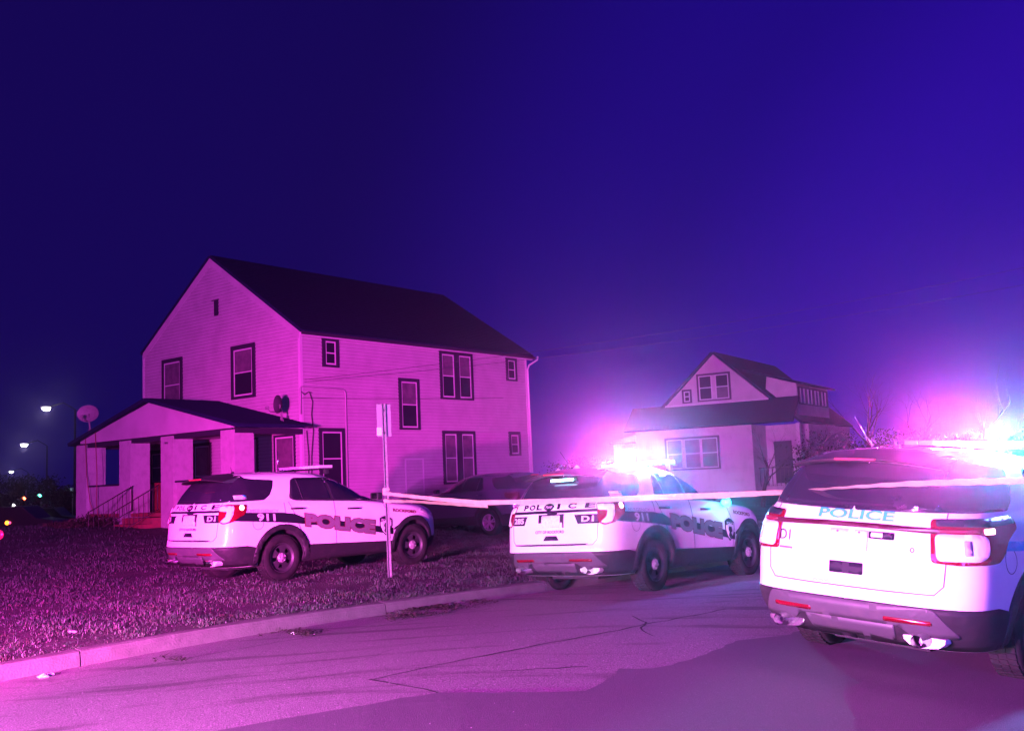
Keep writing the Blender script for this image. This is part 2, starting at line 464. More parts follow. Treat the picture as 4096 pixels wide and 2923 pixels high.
# ------------------------------------------------------------------ explorer-type SUV body
def pchip(xs, ys, x):
    xs = np.array(xs, float); ys = np.array(ys, float); h = np.diff(xs); dl = np.diff(ys) / h
    m = np.zeros(len(xs)); m[0] = dl[0]; m[-1] = dl[-1]
    for i in range(1, len(xs) - 1):
        if dl[i - 1] * dl[i] > 0:
            w1 = 2 * h[i] + h[i - 1]; w2 = h[i] + 2 * h[i - 1]
            m[i] = (w1 + w2) / (w1 / dl[i - 1] + w2 / dl[i])
    i = np.clip(np.searchsorted(xs, x) - 1, 0, len(xs) - 2); t = (x - xs[i]) / h[i]
    return (1 + 2 * t) * (1 - t) ** 2 * ys[i] + t * (1 - t) ** 2 * h[i] * m[i] + t * t * (3 - 2 * t) * ys[i + 1] + t * t * (t - 1) * h[i] * m[i + 1]
LEV = [  # z, x rear, x front, half width, rear corner length, front corner length
    (.27, -0.92, 3.70, .88, .50, .9), (.34, -1.02, 3.78, .925, .50, .95), (.44, -1.10, 3.83, .955, .50, 1.0), (.56, -1.15, 3.86, .972, .48, 1.0),
    (.62, -1.16, 3.86, .975, .46, 1.0), (.68, -1.135, 3.85, .980, .44, 1.0), (.78, -1.12, 3.84, .985, .42, 1.0), (.90, -1.11, 3.80, .985, .42, 1.0),
    (1.00, -1.10, 3.70, .975, .42, 1.0), (1.07, -1.09, 3.52, .965, .42, 1.0), (1.13, -1.075, 3.12, .952, .42, 1.1), (1.18, -1.06, 2.72, .940, .42, 1.2),
    (1.23, -1.04, 2.36, .920, .44, 1.1), (1.28, -1.01, 2.12, .893, .46, .9), (1.36, -0.97, 1.97, .868, .48, .85), (1.48, -0.89, 1.74, .825, .50, .8),
    (1.58, -0.81, 1.53, .775, .52, .8), (1.65, -0.75, 1.36, .735, .55, .8), (1.70, -0.68, 1.20, .68, .60, .8), (1.735, -0.56, .98, .58, .8, .9),
    (1.755, -0.36, .70, .42, .9, .9), (1.765, -.05, .35, .2, .2, .2)]
def make_body():
    L = np.array(LEV); zs = np.concatenate([np.linspace(.27, 1.0, 16), np.linspace(1.03, 1.34, 16)[:], np.linspace(1.38, 1.66, 10), np.linspace(1.675, 1.765, 10)])
    nr, ns, nf = 12, 22, 16
    rows = []
    for z in zs:
        xr, xf, w, lr, lf = [pchip(L[:, 0], L[:, i], z) for i in range(1, 6)]
        half = []
        for k in range(nr + 1):
            t = PI / 2 * (k / nr)
            half.append((xr + lr * (1 - math.cos(t) ** (2 / 3.3)), w * math.sin(t) ** (2 / 3.3)))
        for k in range(1, ns):
            half.append((xr + lr + (xf - lf - xr - lr) * k / ns, w))
        for k in range(nf + 1):
            t = PI / 2 * (1 - k / nf)
            half.append((xf - lf * (1 - math.cos(t) ** (2 / 2.5)) if t < PI / 2 else xf - lf, w * math.sin(t) ** (2 / 2.5)))
        half = [(x, y * (1 - 0.045 * abs((x - 1.35) / 2.5) ** 2.6)) for x, y in half]
        ring = half + [(x, -y) for x, y in half[-2:0:-1]]
        rows.append([(x, y, z) for x, y in ring])
    n = len(rows[0]); vs = [p for r in rows for p in r]; fs = []
    for i in range(len(rows) - 1):
        for k in range(n):
            fs.append((i * n + k, i * n + (k + 1) % n, (i + 1) * n + (k + 1) % n, (i + 1) * n + k))
    fs.append(tuple(range(n - 1, -1, -1))); fs.append(tuple(range((len(rows) - 1) * n, len(rows) * n)))
    bm = bmesh.new()
    bv = [bm.verts.new(v) for v in vs]
    for f in fs:
        bm.faces.new([bv[i] for i in f])
    bmesh.ops.remove_doubles(bm, verts=bm.verts[:], dist=1e-5)
    bmesh.ops.recalc_face_normals(bm, faces=bm.faces[:])
    for f in bm.faces: f.smooth = True
    bvh = BVHTree.FromBMesh(bm)
    me = bpy.data.meshes.new('suv_body'); bm.to_mesh(me); bm.free()
    return me, bvh
BODY_RAW, BVH = make_body()
def cut_arches(me):
    tmp = bpy.data.objects.new('tmp', me); COL.objects.link(tmp)
    cut = MB()
    for x in (0, 2.86):
        for s_ in (-1, 1):
            y0, y1 = sorted((s_ * 0.60, s_ * 1.3))
            pts = [(x + .435 * math.cos(t), .38 + .435 * math.sin(t)) for t in np.linspace(-0.25, PI + 0.25, 28)]
            pts += [(x - .42, 0.0), (x + .42, 0.0)]
            cut.prism(pts, 'y', y0, y1)
    co = cut.build('tmpc', 'well')
    md = tmp.modifiers.new('b', 'BOOLEAN'); md.operation = 'DIFFERENCE'; md.object = co; md.solver = 'EXACT'
    dg = bpy.context.evaluated_depsgraph_get(); dg.update()
    res = bpy.data.meshes.new_from_object(tmp.evaluated_get(dg))
    bpy.data.objects.remove(tmp); bpy.data.objects.remove(co)
    res.name = 'suv_body_cut'
    res.materials.clear()
    # mark arch walls flat and dark
    wells = []
    for p in res.polygons:
        c = p.center; inner = False
        for x in (0, 2.86):
            if math.hypot(c.x - x, c.z - .38) < 0.437 + 1e-3 and abs(c.y) < 1.2:
                inner = True
        wells.append(inner)
    for p, w in zip(res.polygons, wells):
        p.use_smooth = not w; p.material_index = 1 if w else 0
    return res
BODY = cut_arches(BODY_RAW)

def cast(mode, a, b, s=-1):
    """point and normal on the body; s=-1 passenger side, +1 driver side"""
    if mode == 'side':
        o = Vector((a, s * 2.5, b)); d = Vector((0, -s, 0))
    elif mode == 'rear':
        o = Vector((-4, a, b)); d = Vector((1, 0, 0))
    elif mode == 'front':
        o = Vector((6, a, b)); d = Vector((-1, 0, 0))
    elif mode == 'top':
        o = Vector((a, b, 4)); d = Vector((0, 0, -1))
    elif mode == 'wrap':
        R, xp, yp = .62, -.48, .40
        q = R * PI / 2
        if a >= 0: o = Vector((xp + a, s * 2.5, b)); d = Vector((0, -s, 0))
        elif a > -q:
            t = -a / R; d = Vector((math.sin(t), -s * math.cos(t), 0)); o = Vector((xp, s * yp, b)) - d * 3
        else: o = Vector((-4, s * (yp - (-a - q)), b)); d = Vector((1, 0, 0))
    hit = BVH.ray_cast(o, d)
    if hit[0] is None:
        return None
    n = hit[1]
    if n.dot(d) > 0: n = -n
    return hit[0], n
def drape(bm, mode, h, s=-1, th=0.004):
    """bm holds 2D (a,b,0) geometry: drape it on the body, h above the surface, with closed rims"""
    bad = []
    for v in bm.verts:
        r = cast(mode, v.co.x, v.co.y, s)
        if r is None: bad.append(v); continue
        v.co = r[0] + r[1] * h
        v.normal = r[1]
    if bad: bmesh.ops.delete(bm, geom=bad, context='VERTS')
    bm.normal_update()
    for f in list(bm.faces):
        r = BVH.find_nearest(f.calc_center_median())
        if r[1] is not None and r[1].dot(f.normal) < 0: f.normal_flip()
    ed = [e for e in bm.edges if len(e.link_faces) == 1]
    if ed and th:
        ret = bmesh.ops.extrude_edge_only(bm, edges=ed)
        for v in [g for g in ret['geom'] if isinstance(g, bmesh.types.BMVert)]:
            r = BVH.find_nearest(v.co)
            if r[0] is not None:
                v.co = v.co + (r[0] - v.co).normalized() * (h + 0.003)
    for f in bm.faces: f.smooth = len(f.verts) < 5
    return bm
def decal_mesh(name, poly, mode='side', h=0.004, s=-1, cell=0.06, holes=(), material=None):
    bm = poly_bm(poly, cell, holes); drape(bm, mode, h, s)
    me = bpy.data.meshes.new(name); bm.to_mesh(me); bm.free()
    me.materials.append(MT[material]); return me
_cache = {}
def decal(parent, name, poly, mode='side', material='trim', h=0.004, s=-1, cell=0.06, holes=(), key=True):
    k = (name, str(poly), mode, material, h, s, str(holes))
    if k not in _cache:
        _cache[k] = decal_mesh(name, poly, mode, h, s, cell, holes, material)
    return link(_cache[k], name, parent)
def rounded(poly, r=0.03, n=4):
    out = []; m = len(poly)
    for i in range(m):
        p = Vector(poly[i]); a = Vector(poly[i - 1]); b = Vector(poly[(i + 1) % m])
        da = (a - p); db = (b - p); ra = min(r, da.length * .45); rb = min(r, db.length * .45)
        A = p + da.normalized() * ra; B = p + db.normalized() * rb
        for k in range(n + 1):
            t = k / n; q = A * (1 - t) ** 2 + p * 2 * t * (1 - t) + B * t * t
            out.append((round(q.x, 4), round(q.y, 4)))
    return out
def circle(cx, cy, r, n=24, ry=None):
    return [(cx + r * math.cos(2 * PI * k / n), cy + (ry or r) * math.sin(2 * PI * k / n)) for k in range(n)]
def line_poly(pts, w):
    """thin outline around an open polyline"""
    L = []; R_ = []
    for i, p in enumerate(pts):
        a = Vector(pts[max(0, i - 1)]); b = Vector(pts[min(len(pts) - 1, i + 1)]); d = (b - a).normalized(); n = Vector((-d.y, d.x)) * w / 2
        L.append(tuple(Vector(p) + n)); R_.append(tuple(Vector(p) - n))
    return L + R_[::-1]
def text_bm(body, quad, bold=0.02, cell=0.08, space=1.0, shear=0.0):
    """text filling quad (TL, TR, BL, BR) in 2D"""
    cu = bpy.data.curves.new('t', 'FONT'); cu.body = body; cu.size = 1; cu.offset = bold; cu.resolution_u = 3; cu.space_character = space; cu.shear = shear
    ob = bpy.data.objects.new('t', cu); COL.objects.link(ob)
    dg = bpy.context.evaluated_depsgraph_get(); dg.update()
    me = bpy.data.meshes.new_from_object(ob.evaluated_get(dg))
    bm = bmesh.new(); bm.from_mesh(me)
    bpy.data.objects.remove(ob); bpy.data.meshes.remove(me)
    bmesh.ops.triangulate(bm, faces=bm.faces[:])
    xs = [v.co.x for v in bm.verts]; ys = [v.co.y for v in bm.verts]
    x0, x1, y0, y1 = min(xs), max(xs), min(ys), max(ys)
    TL, TR, BL, BR = [Vector(q) for q in quad]
    for v in bm.verts:
        u = (v.co.x - x0) / (x1 - x0); w = (v.co.y - y0) / (y1 - y0)
        q = (BL * (1 - u) + BR * u) * (1 - w) + (TL * (1 - u) + TR * u) * w
        v.co = (q.x, q.y, 0)
    if cell: grid_cut(bm, cell)
    return bm
def lettering(parent, body, quad, mode='side', material='decal_black', h=0.006, s=-1, bold=0.02, **k):
    key = ('txt', body, str(quad), mode, material, h, s, bold)
    if key not in _cache:
        bm = text_bm(body, quad, bold, **k); drape(bm, mode, h, s, th=0)
        me = bpy.data.meshes.new('lettering'); bm.to_mesh(me); bm.free(); me.materials.append(MT[material]); _cache[key] = me
    o = link(_cache[key], 'lettering', parent); o['label'] = 'lettering reading ' + body; o['kind'] = 'stuff'
    return o
def quad(x0, x1, z0, z1):
    return ((x0, z1), (x1, z1), (x0, z0), (x1, z0))

# ---- wheel meshes
def wheel_meshes():
    d = {}
    R, w = .364, .122
    pr = [(.235, -w + .02), (.25, -w), (.30, -w - .004), (.335, -w + .004), (.352, -w + .018), (.362, -w + .04), (R, -.03), (R, .03), (.362, w - .04), (.352, w - .018), (.335, w - .004), (.30, w + .004), (.25, w), (.235, w - .02)]
    t = MB().lathe(pr, 'y', n=44)
    for k in range(44):     # tread lugs
        a = 2 * PI * k / 44
        for y0, y1, o in ((-.10, -.035, 0), (.035, .10, .07), (-.03, .03, .035)):
            b0, b1 = a + o, a + o + .10
            q = [(r * math.cos(b), y, r * math.sin(b)) for b in (b0, b1) for y in (y0, y1) for r in (R - .006, R + .006)]
            t.add(q, [(1, 3, 7, 5), (0, 1, 5, 4), (2, 6, 7, 3), (0, 2, 3, 1), (4, 5, 7, 6)])
    d['tyre'] = t
    # rim outer face towards -y
    r = MB(); n = 60
    r.lathe([(.236, -.105), (.236, .09)], 'y', n=n).lathe([(.237, -.108), (.228, -.112), (.222, -.100), (.205, -.072), (.195, -.070)], 'y', n=n)
    rings = [(.195, -.070), (.170, -.074), (.135, -.080), (.105, -.084), (.075, -.086), (.02, -.086)]
    vs = []; fs = []
    for k in range(n):
        a = 2 * PI * k / n
        for rr, y in rings: vs.append((rr * math.cos(a), y, rr * math.sin(a)))
    m = len(rings)
    for k in range(n):
        hole = (k % 12) in (4, 5, 6, 7)
        for j in range(m - 1):
            if hole and j in (1, 2): continue
            fs.append((k * m + j, k * m + j + 1, ((k + 1) % n) * m + j + 1, ((k + 1) % n) * m + j))
    r.add(vs, fs, True)
    d['rim'] = r
    d['brake_disc'] = MB().lathe([(.0, -.01), (.16, -.01), (.16, .01), (.0, .01)], 'y', n=30)
    hc = MB().lathe([(.078, -.086), (.078, -.100), (.066, -.114), (.045, -.112), (.035, -.122), (.0, -.124)], 'y', n=30)
    for k in range(5):
        a = 2 * PI * k / 5 + .3
        hc.lathe([(.011, -.10), (.011, -.122), (.006, -.126), (.0, -.127)], 'y', (.056 * math.cos(a), 0, .056 * math.sin(a)), 10)
    d['hub_cap'] = hc
    al = MB().lathe([(.236, -.105), (.236, .09)], 'y', n=n).lathe([(.240, -.106), (.238, -.112), (.222, -.110), (.218, -.085)], 'y', n=n)
    al.lathe([(.06, -.085), (.05, -.098), (.0, -.10)], 'y', n=20)
    for k in range(5):
        for o in (-.11, .11):
            a = 2 * PI * k / 5 + o; a2 = 2 * PI * k / 5 + o * 1.9
            c0 = Vector((.04 * math.cos(a), 0, .04 * math.sin(a))); c1 = Vector((.222 * math.cos(a2), 0, .222 * math.sin(a2)))
            dd = (c1 - c0).normalized(); nn = Vector((-dd.z, 0, dd.x))
            vs = [c + nn * w_ * q + Vector((0, y, 0)) for c, w_, ys in ((c0, .014, (-.098, -.06)), (c1, .017, (-.104, -.07))) for q in (-1, 1) for y in ys]
            al.add(vs, [(0, 2, 6, 4), (0, 4, 5, 1), (2, 3, 7, 6), (1, 5, 7, 3), (0, 1, 3, 2), (4, 6, 7, 5)])
    d['alloy'] = al
    return d
_WM = wheel_meshes(); WMESH = {}
for k, mname in (('tyre', 'rubber'), ('rim', 'steel_wheel'), ('hub_cap', 'hub'), ('alloy', 'alloy'), ('brake_disc', 'well')):
    me = _WM[k].mesh(k); bm = bmesh.new(); bm.from_mesh(me); bmesh.ops.recalc_face_normals(bm, faces=bm.faces); bm.to_mesh(me); bm.free()
    me.materials.append(MT[mname]); WMESH[k] = me
def add_wheel(root, x, s, z=.364, alloy=False, steer=0, lift=0):
    w = bpy.data.objects.new('wheel', WMESH['tyre']); COL.objects.link(w); w.parent = root
    w.name = 'tyre'; w['label'] = 'black road tyre with wheel'
    w.location = (x, s * .835, z); w.rotation_euler = (0, random.uniform(0, 6), (0 if s < 0 else PI) + steer)
    for k in (('alloy', 'brake_disc') if alloy else ('rim', 'hub_cap', 'brake_disc')):
        o = link(WMESH[k], {'alloy': 'rim'}.get(k, k), w)
    return w

def rear_pipe(root, s):
    # flared exhaust outlet set in the bumper
    m = MB(); y = s * .57
    m.lathe([(.045, -.16), (.062, 0.0), (.060, .02), (.048, .0), (.035, .15)], 'x', (-1.02, y, .365), 18)
    o = m.build('exhaust_tip', 'chrome', root)
    b = MB()
    pts = [(y - .16, .385), (y + .16, .385), (y + .155, .35), (y + .11, .315), (y, .300), (y - .11, .315), (y - .155, .35)]
    b.prism(pts, 'x', -1.06, -.90)
    q = b.build('exhaust_surround', 'sheet_white' if s < 0 else 'chrome', root, bevel=.006)
    return o

def build_suv(key, name, label, cat, pose, variant, scale=1.0, group=None):
    x, y, yaw, z, pt, rl = pose
    root = thing(name, label, cat, (x, y, z), (rl, -pt, yaw), group)
    root.scale = (scale,) * 3
    dark = variant == 'dark'
    body_me = BODY.copy(); body_me.materials.append(MT['dark_paint' if dark else 'paint']); body_me.materials.append(MT['well'])
    link(body_me, 'body', root)
    # underbody
    MB().box(-.80, 3.4, -.62, .62, .255, .34).box(-.70, -.15, -.45, .35, .21, .25).build('underbody', 'well', root, bevel=.02)
    MB().tube([(0, -.75, .36), (0, .75, .36)], .045).tube([(2.86, -.75, .36), (2.86, .75, .36)], .045).build('axle', 'well', root)
    for wx in (0, 2.86):
        for s in (-1, 1):
            add_wheel(root, wx, s, alloy=dark, steer=(-0.05 if wx > 1 else 0))
    for s in (-1, 1):
        # black base below the side glass, then the panes
        decal(root, 'window_surround', rounded([(.19, 1.31), (.29, 1.60), (.36, 1.645), (1.5, 1.625), (2.02, 1.30), (2.12, 1.185), (.30, 1.265)], .04), 'side', 'trim', .003, s)
        decal(root, 'side_window', rounded([(.23, 1.32), (.31, 1.60), (.37, 1.632), (.955, 1.622), (1.03, 1.262), (.31, 1.28)], .035), 'side', 'glass', .007, s)
        decal(root, 'side_window', rounded([(1.015, 1.612), (1.48, 1.608), (1.98, 1.285), (2.03, 1.215), (1.085, 1.255)], .03), 'side', 'glass', .007, s)
        decal(root, 'pillar_trim', line_poly([(.40, 1.625), (.46, 1.28)], .02), 'side', 'trim', .009, s)
        decal(root, 'corner_glass', rounded([(.45, 1.615), (.40, 1.50), (.31, 1.37), (.19, 1.295), (-1.37, 1.27), (-1.37, 1.66), (-.5, 1.70), (-.20, 1.705), (-.10, 1.66), (.1, 1.635)], .03), 'wrap', 'glass', .004, s, cell=.05)
        # doors
        for pl in ([(.07, 1.24), (.06, 1.0), (.13, .86)], [(.60, .30), (.44, .56), (.30, .90), (.16, 1.25)], [(1.07, 1.25), (1.06, .80), (1.10, .30)], [(2.12, 1.2), (2.25, .95), (2.30, .6), (2.28, .30)]):
            decal(root, 'panel_gap', line_poly(pl, .008), 'side', 'trim', .003, s, cell=.06)
        for hx, hz in ((.30, 1.135), (1.46, 1.085)):
            hp = cast('side', hx, hz, s)[0]
            MB().tube([(hx - .115, hp.y + s * .0, hz + .003), (hx - .10, hp.y + s * .035, hz + .003), (hx + .10, hp.y + s * .038, hz - .003), (hx + .115, hp.y, hz - .003)], .017, 8).build('door_handle', 'trim' if not dark else 'chrome', root)
        # cladding
        decal(root, 'rocker_cladding', [(.40, .28), (.42, .52), (.50, .545), (2.38, .475), (2.46, .44), (2.46, .28)], 'side', 'cladding', .016, s)
        for cx in (0, 2.86):
            ang = np.linspace(-.12, PI + .12, 26)
            ring = [(cx + .535 * math.cos(t), .375 + .525 * math.sin(t)) for t in ang] + [(cx + .436 * math.cos(t), .378 + .436 * math.sin(t)) for t in ang[::-1]]
            decal(root, 'wheel_arch', ring, 'side', 'cladding', .022, s)
        # door mirror
        m = MB(); mp = Vector((1.93, s * .93, 1.24))
        m.box(mp.x - .04, mp.x + .07, min(mp.y - s * .02, mp.y + s * .19), max(mp.y - s * .02, mp.y + s * .19), mp.z - .03, mp.z + .10)
        mo = m.build('door_mirror', 'trim' if not dark else 'dark_paint', root, bevel=.03)
        MB().box(mp.x - .046, mp.x - .041, mp.y + .03, mp.y + .17, mp.z - .01, mp.z + .085).build('mirror_glass', 'chrome', mo) if s > 0 else MB().box(mp.x - .046, mp.x - .041, mp.y - .17, mp.y - .03, mp.z - .01, mp.z + .085).build('mirror_glass', 'chrome', mo)
        # front bumper and head lamps
        decal(root, 'head_lamp', rounded([(3.02, .97), (3.10, 1.03), (3.62, .93), (3.66, .82), (3.50, .83)], .03), 'side', 'clear_lens', .006, s)
        decal(root, 'front_bumper_trim', [(3.38, .28), (3.40, .50), (3.78, .48), (3.78, .28)], 'side', 'cladding', .012, s)
    # rear bumper as one wrap per side
    for s in (-1, 1):
        decal(root, 'rear_bumper', [(.03, .29), (.02, .56), (-.2, .60), (-.9, .605), (-1.37, .605), (-1.37, .29)], 'wrap', 'cladding', .014, s)
        decal(root, 'reflector', rounded([(s * .30, .485), (s * .30, .515), (s * .64, .515), (s * .64, .485)], .012), 'rear', 'red_lens', .030)
        rear_pipe(root, s)
    decal(root, 'bumper_panel', rounded([(-.80, .40), (-.66, .60), (.66, .60), (.80, .40), (.50, .38), (.40, .46), (-.40, .46), (-.50, .38)], .03), 'rear', 'panel', .024)
    decal(root, 'tow_cover', rounded([(-.34, .335), (-.37, .455), (.37, .455), (.34, .335)], .02), 'rear', 'panel', .020)
    # tailgate
    decal(root, 'rear_window', rounded([(-.66, 1.30), (-.585, 1.63), (.585, 1.63), (.66, 1.30)], .04), 'rear', 'glass', .008)
    gap = line_poly([(-.70, 1.28), (-.735, .98), (-.72, .76), (-.66, .695), (-.3, .69), (.3, .69), (.66, .695), (.72, .76), (.735, .98), (.70, 1.28)], .007)
    decal(root, 'panel_gap', gap, 'rear', 'trim', .0035, cell=.05)
    decal(root, 'windscreen', rounded([(-.72, 1.24), (-.60, 1.64), (.60, 1.64), (.72, 1.24)], .05), 'front', 'glass', .006)
    decal(root, 'grille', rounded([(-.55, .68), (-.62, .95), (.62, .95), (.55, .68)], .05), 'front', 'trim', .008)
    decal(root, 'front_bumper_trim', rounded([(-.7, .30), (-.75, .52), (.75, .52), (.7, .30)], .03), 'front', 'cladding', .010)
    for s in (-1, 1):
        decal(root, 'head_lamp', rounded([(s * .60, .86), (s * .58, .98), (s * .80, .98), (s * .84, .88)], .02), 'front', 'clear_lens', .008)
    # spoiler with high brake lamp
    sp = MB()
    pf = [(-.99, 1.655), (-1.00, 1.668), (-.93, 1.685), (-.60, 1.745), (-.40, 1.757), (-.40, 1.70), (-.72, 1.665), (-.90, 1.645)]
    n = len(pf); vs = []; fs = []
    ys = np.linspace(-.62, .62, 13)
    for yy in ys:
        k = 1 - .10 * (abs(yy) / .62) ** 4; dz = -.055 * (abs(yy) / .62) ** 2.2; dx = .12 * (abs(yy) / .62) ** 3
        vs += [(px * 1.0 + dx, yy, pz + dz) for px, pz in pf]
    for i in range(len(ys) - 1):
        for k in range(n): fs.append((i * n + k, (i + 1) * n + k, (i + 1) * n + (k + 1) % n, i * n + (k + 1) % n))
    fs += [tuple(range(n)), tuple(range((len(ys) - 1) * n, len(ys) * n))]
    sp.add(vs, fs)
    so = sp.build('roof_spoiler', 'trim' if not dark else 'dark_paint', root)
    MB().box(-1.006, -.985, -.17, .17, 1.657, 1.672).build('brake_lamp', 'brake_dim', so)
    if dark:
        for s in (-1, 1):
            decal(root, 'tail_lamp', rounded([(-.12, 1.20), (-.18, 1.06), (-.4, 1.0), (-.62, 1.0), (-.62, 1.20)], .04), 'wrap', 'trim_maroon', .010, s)
        decal(root, 'tailgate_trim', [(-.5, 1.08), (-.5, 1.12), (.5, 1.12), (.5, 1.08)], 'rear', 'chrome', .012)
        return root
    # ---------------- police fittings
    # lamps
    if variant == 'old':
        for s in (-1, 1):
            hs = decal(root, 'tail_lamp', rounded([(.20, 1.255), (.205, 1.17), (.10, 1.125), (.00, 1.08), (-.12, .975), (-.22, .93), (-.55, .915), (-.74, .925), (-.74, 1.235), (-.4, 1.245)], .035), 'wrap', 'red_lens', .012, s, cell=.04)
            decal(hs, 'lamp_cap', rounded([(.16, 1.245), (.165, 1.20), (-.10, 1.19), (-.70, 1.185), (-.70, 1.232), (-.4, 1.24)], .015), 'wrap', 'decal_black', .016, s, cell=.05)
            decal(hs, 'reversing_lens', rounded([(-.33, 1.115), (-.34, .99), (-.42, .945), (-.70, .94), (-.71, 1.13), (-.42, 1.135)], .04), 'wrap', 'reflector_white', .018, s, cell=.05)
            decal(hs, 'lens_core', rounded([(-.475, 1.09), (-.475, .985), (-.525, .985), (-.525, 1.09)], .01), 'wrap', 'decal_faint', .022, s, cell=.05)
            decal(hs, 'lit_element', rounded([(-.22, 1.175), (-.23, 1.135), (-.36, 1.135), (-.36, 1.175)], .015), 'wrap', 'lamp_on', .020, s, cell=.05)
            decal(hs, 'lamp_ribs', rounded([(-.40, 1.17), (-.40, 1.145), (-.68, 1.145), (-.68, 1.17)], .008), 'wrap', 'decal_maroon', .018, s, cell=.05)
        decal(root, 'tailgate_trim', rounded([(-.72, 1.130), (-.72, 1.168), (-.2, 1.178), (.2, 1.178), (.72, 1.168), (.72, 1.130), (.2, 1.142), (-.2, 1.142)], .006), 'rear', 'trim_maroon', .014)
        lettering(root, 'POLICE', ((.29, 1.275), (-.34, 1.275), (.29, 1.20), (-.34, 1.20)), 'rear', 'decal_cyan', .003, bold=.035)
        lettering(root, 'D1', ((.625, 1.08), (.525, 1.08), (.625, 1.0), (.525, 1.0)), 'rear', 'decal_black', .006, bold=.0)
        decal(root, 'badge', [(.625, .93), (.625, .945), (.50, .945), (.50, .93)], 'rear', 'decal_grey', .006)
        lettering(root, 'WWW', ((.30, .725), (.14, .725), (.30, .705), (.14, .705)), 'rear', 'decal_faint', .003, bold=.0)
        decal(root, 'number_plate', rounded([(.155, .965), (.155, 1.118), (-.155, 1.118), (-.155, .965)], .01), 'rear', 'sheet_white', .018)
        for px_ in (.09, -.09):
            decal(root, 'plate_bolt', circle(px_, 1.10, .008, 8), 'rear', 'decal_grey', .024)
        dv = decal(root, 'warning_lamp', rounded([(-.17, 1.065), (-.17, 1.115), (-.36, 1.115), (-.36, 1.065)], .008), 'rear', 'decal_black', .022)
        decal(dv, 'warning_lens', rounded([(-.19, 1.075), (-.19, 1.108), (-.28, 1.108), (-.28, 1.075)], .006), 'rear', 'reflector_white', .026)
        decal(root, 'key_lock', circle(-.50, 1.005, .018, 14), 'rear', 'decal_grey', .006, holes=[circle(-.50, 1.005, .010, 10)])
        decal(root, 'side_stripe', [(-.46 + .48, 1.075), (-.15, 1.085), (-.36, 1.09), (-.36 + .0, 1.02), (-.05, 1.01), (.0, 1.0)][:0] or [(-.12, 1.085), (-.19, 1.015), (.48, .985), (.48, 1.06)], 'wrap', 'decal_cyan', .005, -1)
        decal(root, 'side_stripe', [(.02, 1.055), (.02, .985), (2.3, .86), (3.2, .80), (3.2, .87), (2.3, .935)], 'side', 'decal_cyan', .005, -1)
        decal(root, 'side_stripe', [(-.5, 1.085), (-.5, 1.015), (2.3, .86), (3.2, .80), (3.2, .87), (2.3, .935)], 'side', 'decal_cyan', .005, 1)
        decal(root, 'tailgate_handle', rounded([(.155, .785), (.155, .875), (-.125, .875), (-.125, .785)], .012), 'rear', 'decal_black', .006)
    else:
        for s in (-1, 1):
            hs = decal(root, 'tail_lamp', rounded([(-.18, 1.235), (-.20, 1.14), (-.24, 1.08), (-.32, 1.05), (-.42, .975), (-.56, .945), (-.63, .985), (-.65, 1.235), (-.5, 1.245)], .03), 'wrap', 'red_lens', .012, s, cell=.04)
            decal(hs, 'reversing_lens', rounded([(-.40, 1.215), (-.41, 1.10), (-.46, .99), (-.54, .965), (-.60, .985), (-.52, 1.06), (-.50, 1.14), (-.63, 1.15), (-.64, 1.225)], .02), 'wrap', 'reflector_white', .017, s, cell=.05)
            decal(hs, 'lit_element', circle(-.28, 1.19, .042, 16), 'wrap', 'lamp_on', .018, s, cell=.05)
        decal(root, 'tailgate_trim', rounded([(-.72, 1.130), (-.72, 1.165), (.72, 1.165), (.72, 1.130), (.10, 1.130), (.0, 1.075), (-.02, 1.075), (-.10, 1.130)], .006), 'rear', 'decal_black', .014)
        for ch_, a_, b_ in (('P', .53, .44), ('O', .42, .31), ('L', .29, .19), ('I', -.075, -.125), ('C', -.26, -.40), ('E', -.53, -.68)):
            lettering(root, ch_, ((a_, 1.255), (b_, 1.255), (a_, 1.182), (b_, 1.182)), 'rear', 'decal_black', .006, bold=.05)
        em = decal(root, 'emblem', circle(.065, 1.215, .085, 24, .042), 'rear', 'decal_black', .010)
        decal(em, 'emblem_ring', circle(.065, 1.215, .091, 24, .047), 'rear', 'chrome', .007)
        lettering(em, 'Ford', ((.12, 1.235), (.01, 1.235), (.12, 1.195), (.01, 1.195)), 'rear', 'decal_light', .012, bold=0, shear=.4)
        for (a, b, t_) in ((-.38, -.78, 'D1'), (.74, .44, '285' if key == 'mid' else 'D1')):
            decal(root, 'unit_panel', [(a, 1.098), (a - .06 if a < 0 else a, .975), (b, .975), (b, 1.098)] if a < 0 else [(a, 1.098), (a, .975), (b + .05, .975), (b, 1.098)], 'rear', 'decal_black', .005)
            aa, bb = (a - .12, a - .30) if a < 0 else ((.70, .50) if key == 'mid' else (.72, .62))
            lettering(root, t_, ((aa, 1.077), (bb, 1.077), (aa, 1.0), (bb, 1.0)), 'rear', 'decal_light', .008, bold=.03)
        pb = decal(root, 'plate_bracket', [(.23, 1.0), (.23, 1.115), (-.21, 1.115), (-.21, .93), (-.185, .93), (-.185, 1.0)], 'rear', 'trim', .008)
        decal(root, 'number_plate', rounded([(.165, .935), (.165, 1.095), (-.145, 1.095), (-.145, .935)], .01), 'rear', 'sheet_white', .018)
        lettering(root, 'CITY OF ROCKFORD', ((.28, .898), (-.22, .898), (.28, .858), (-.22, .858)), 'rear', 'decal_black', .006, bold=.03)
        decal(root, 'tailgate_handle', rounded([(.10, .825), (.145, .760), (-.125, .760), (-.085, .825)], .012), 'rear', 'decal_black', .006)
        decal(root, 'lower_strip', rounded([(.67, .695), (.67, .712), (-.60, .712), (-.56, .695)], .004), 'rear', 'decal_black', .006)
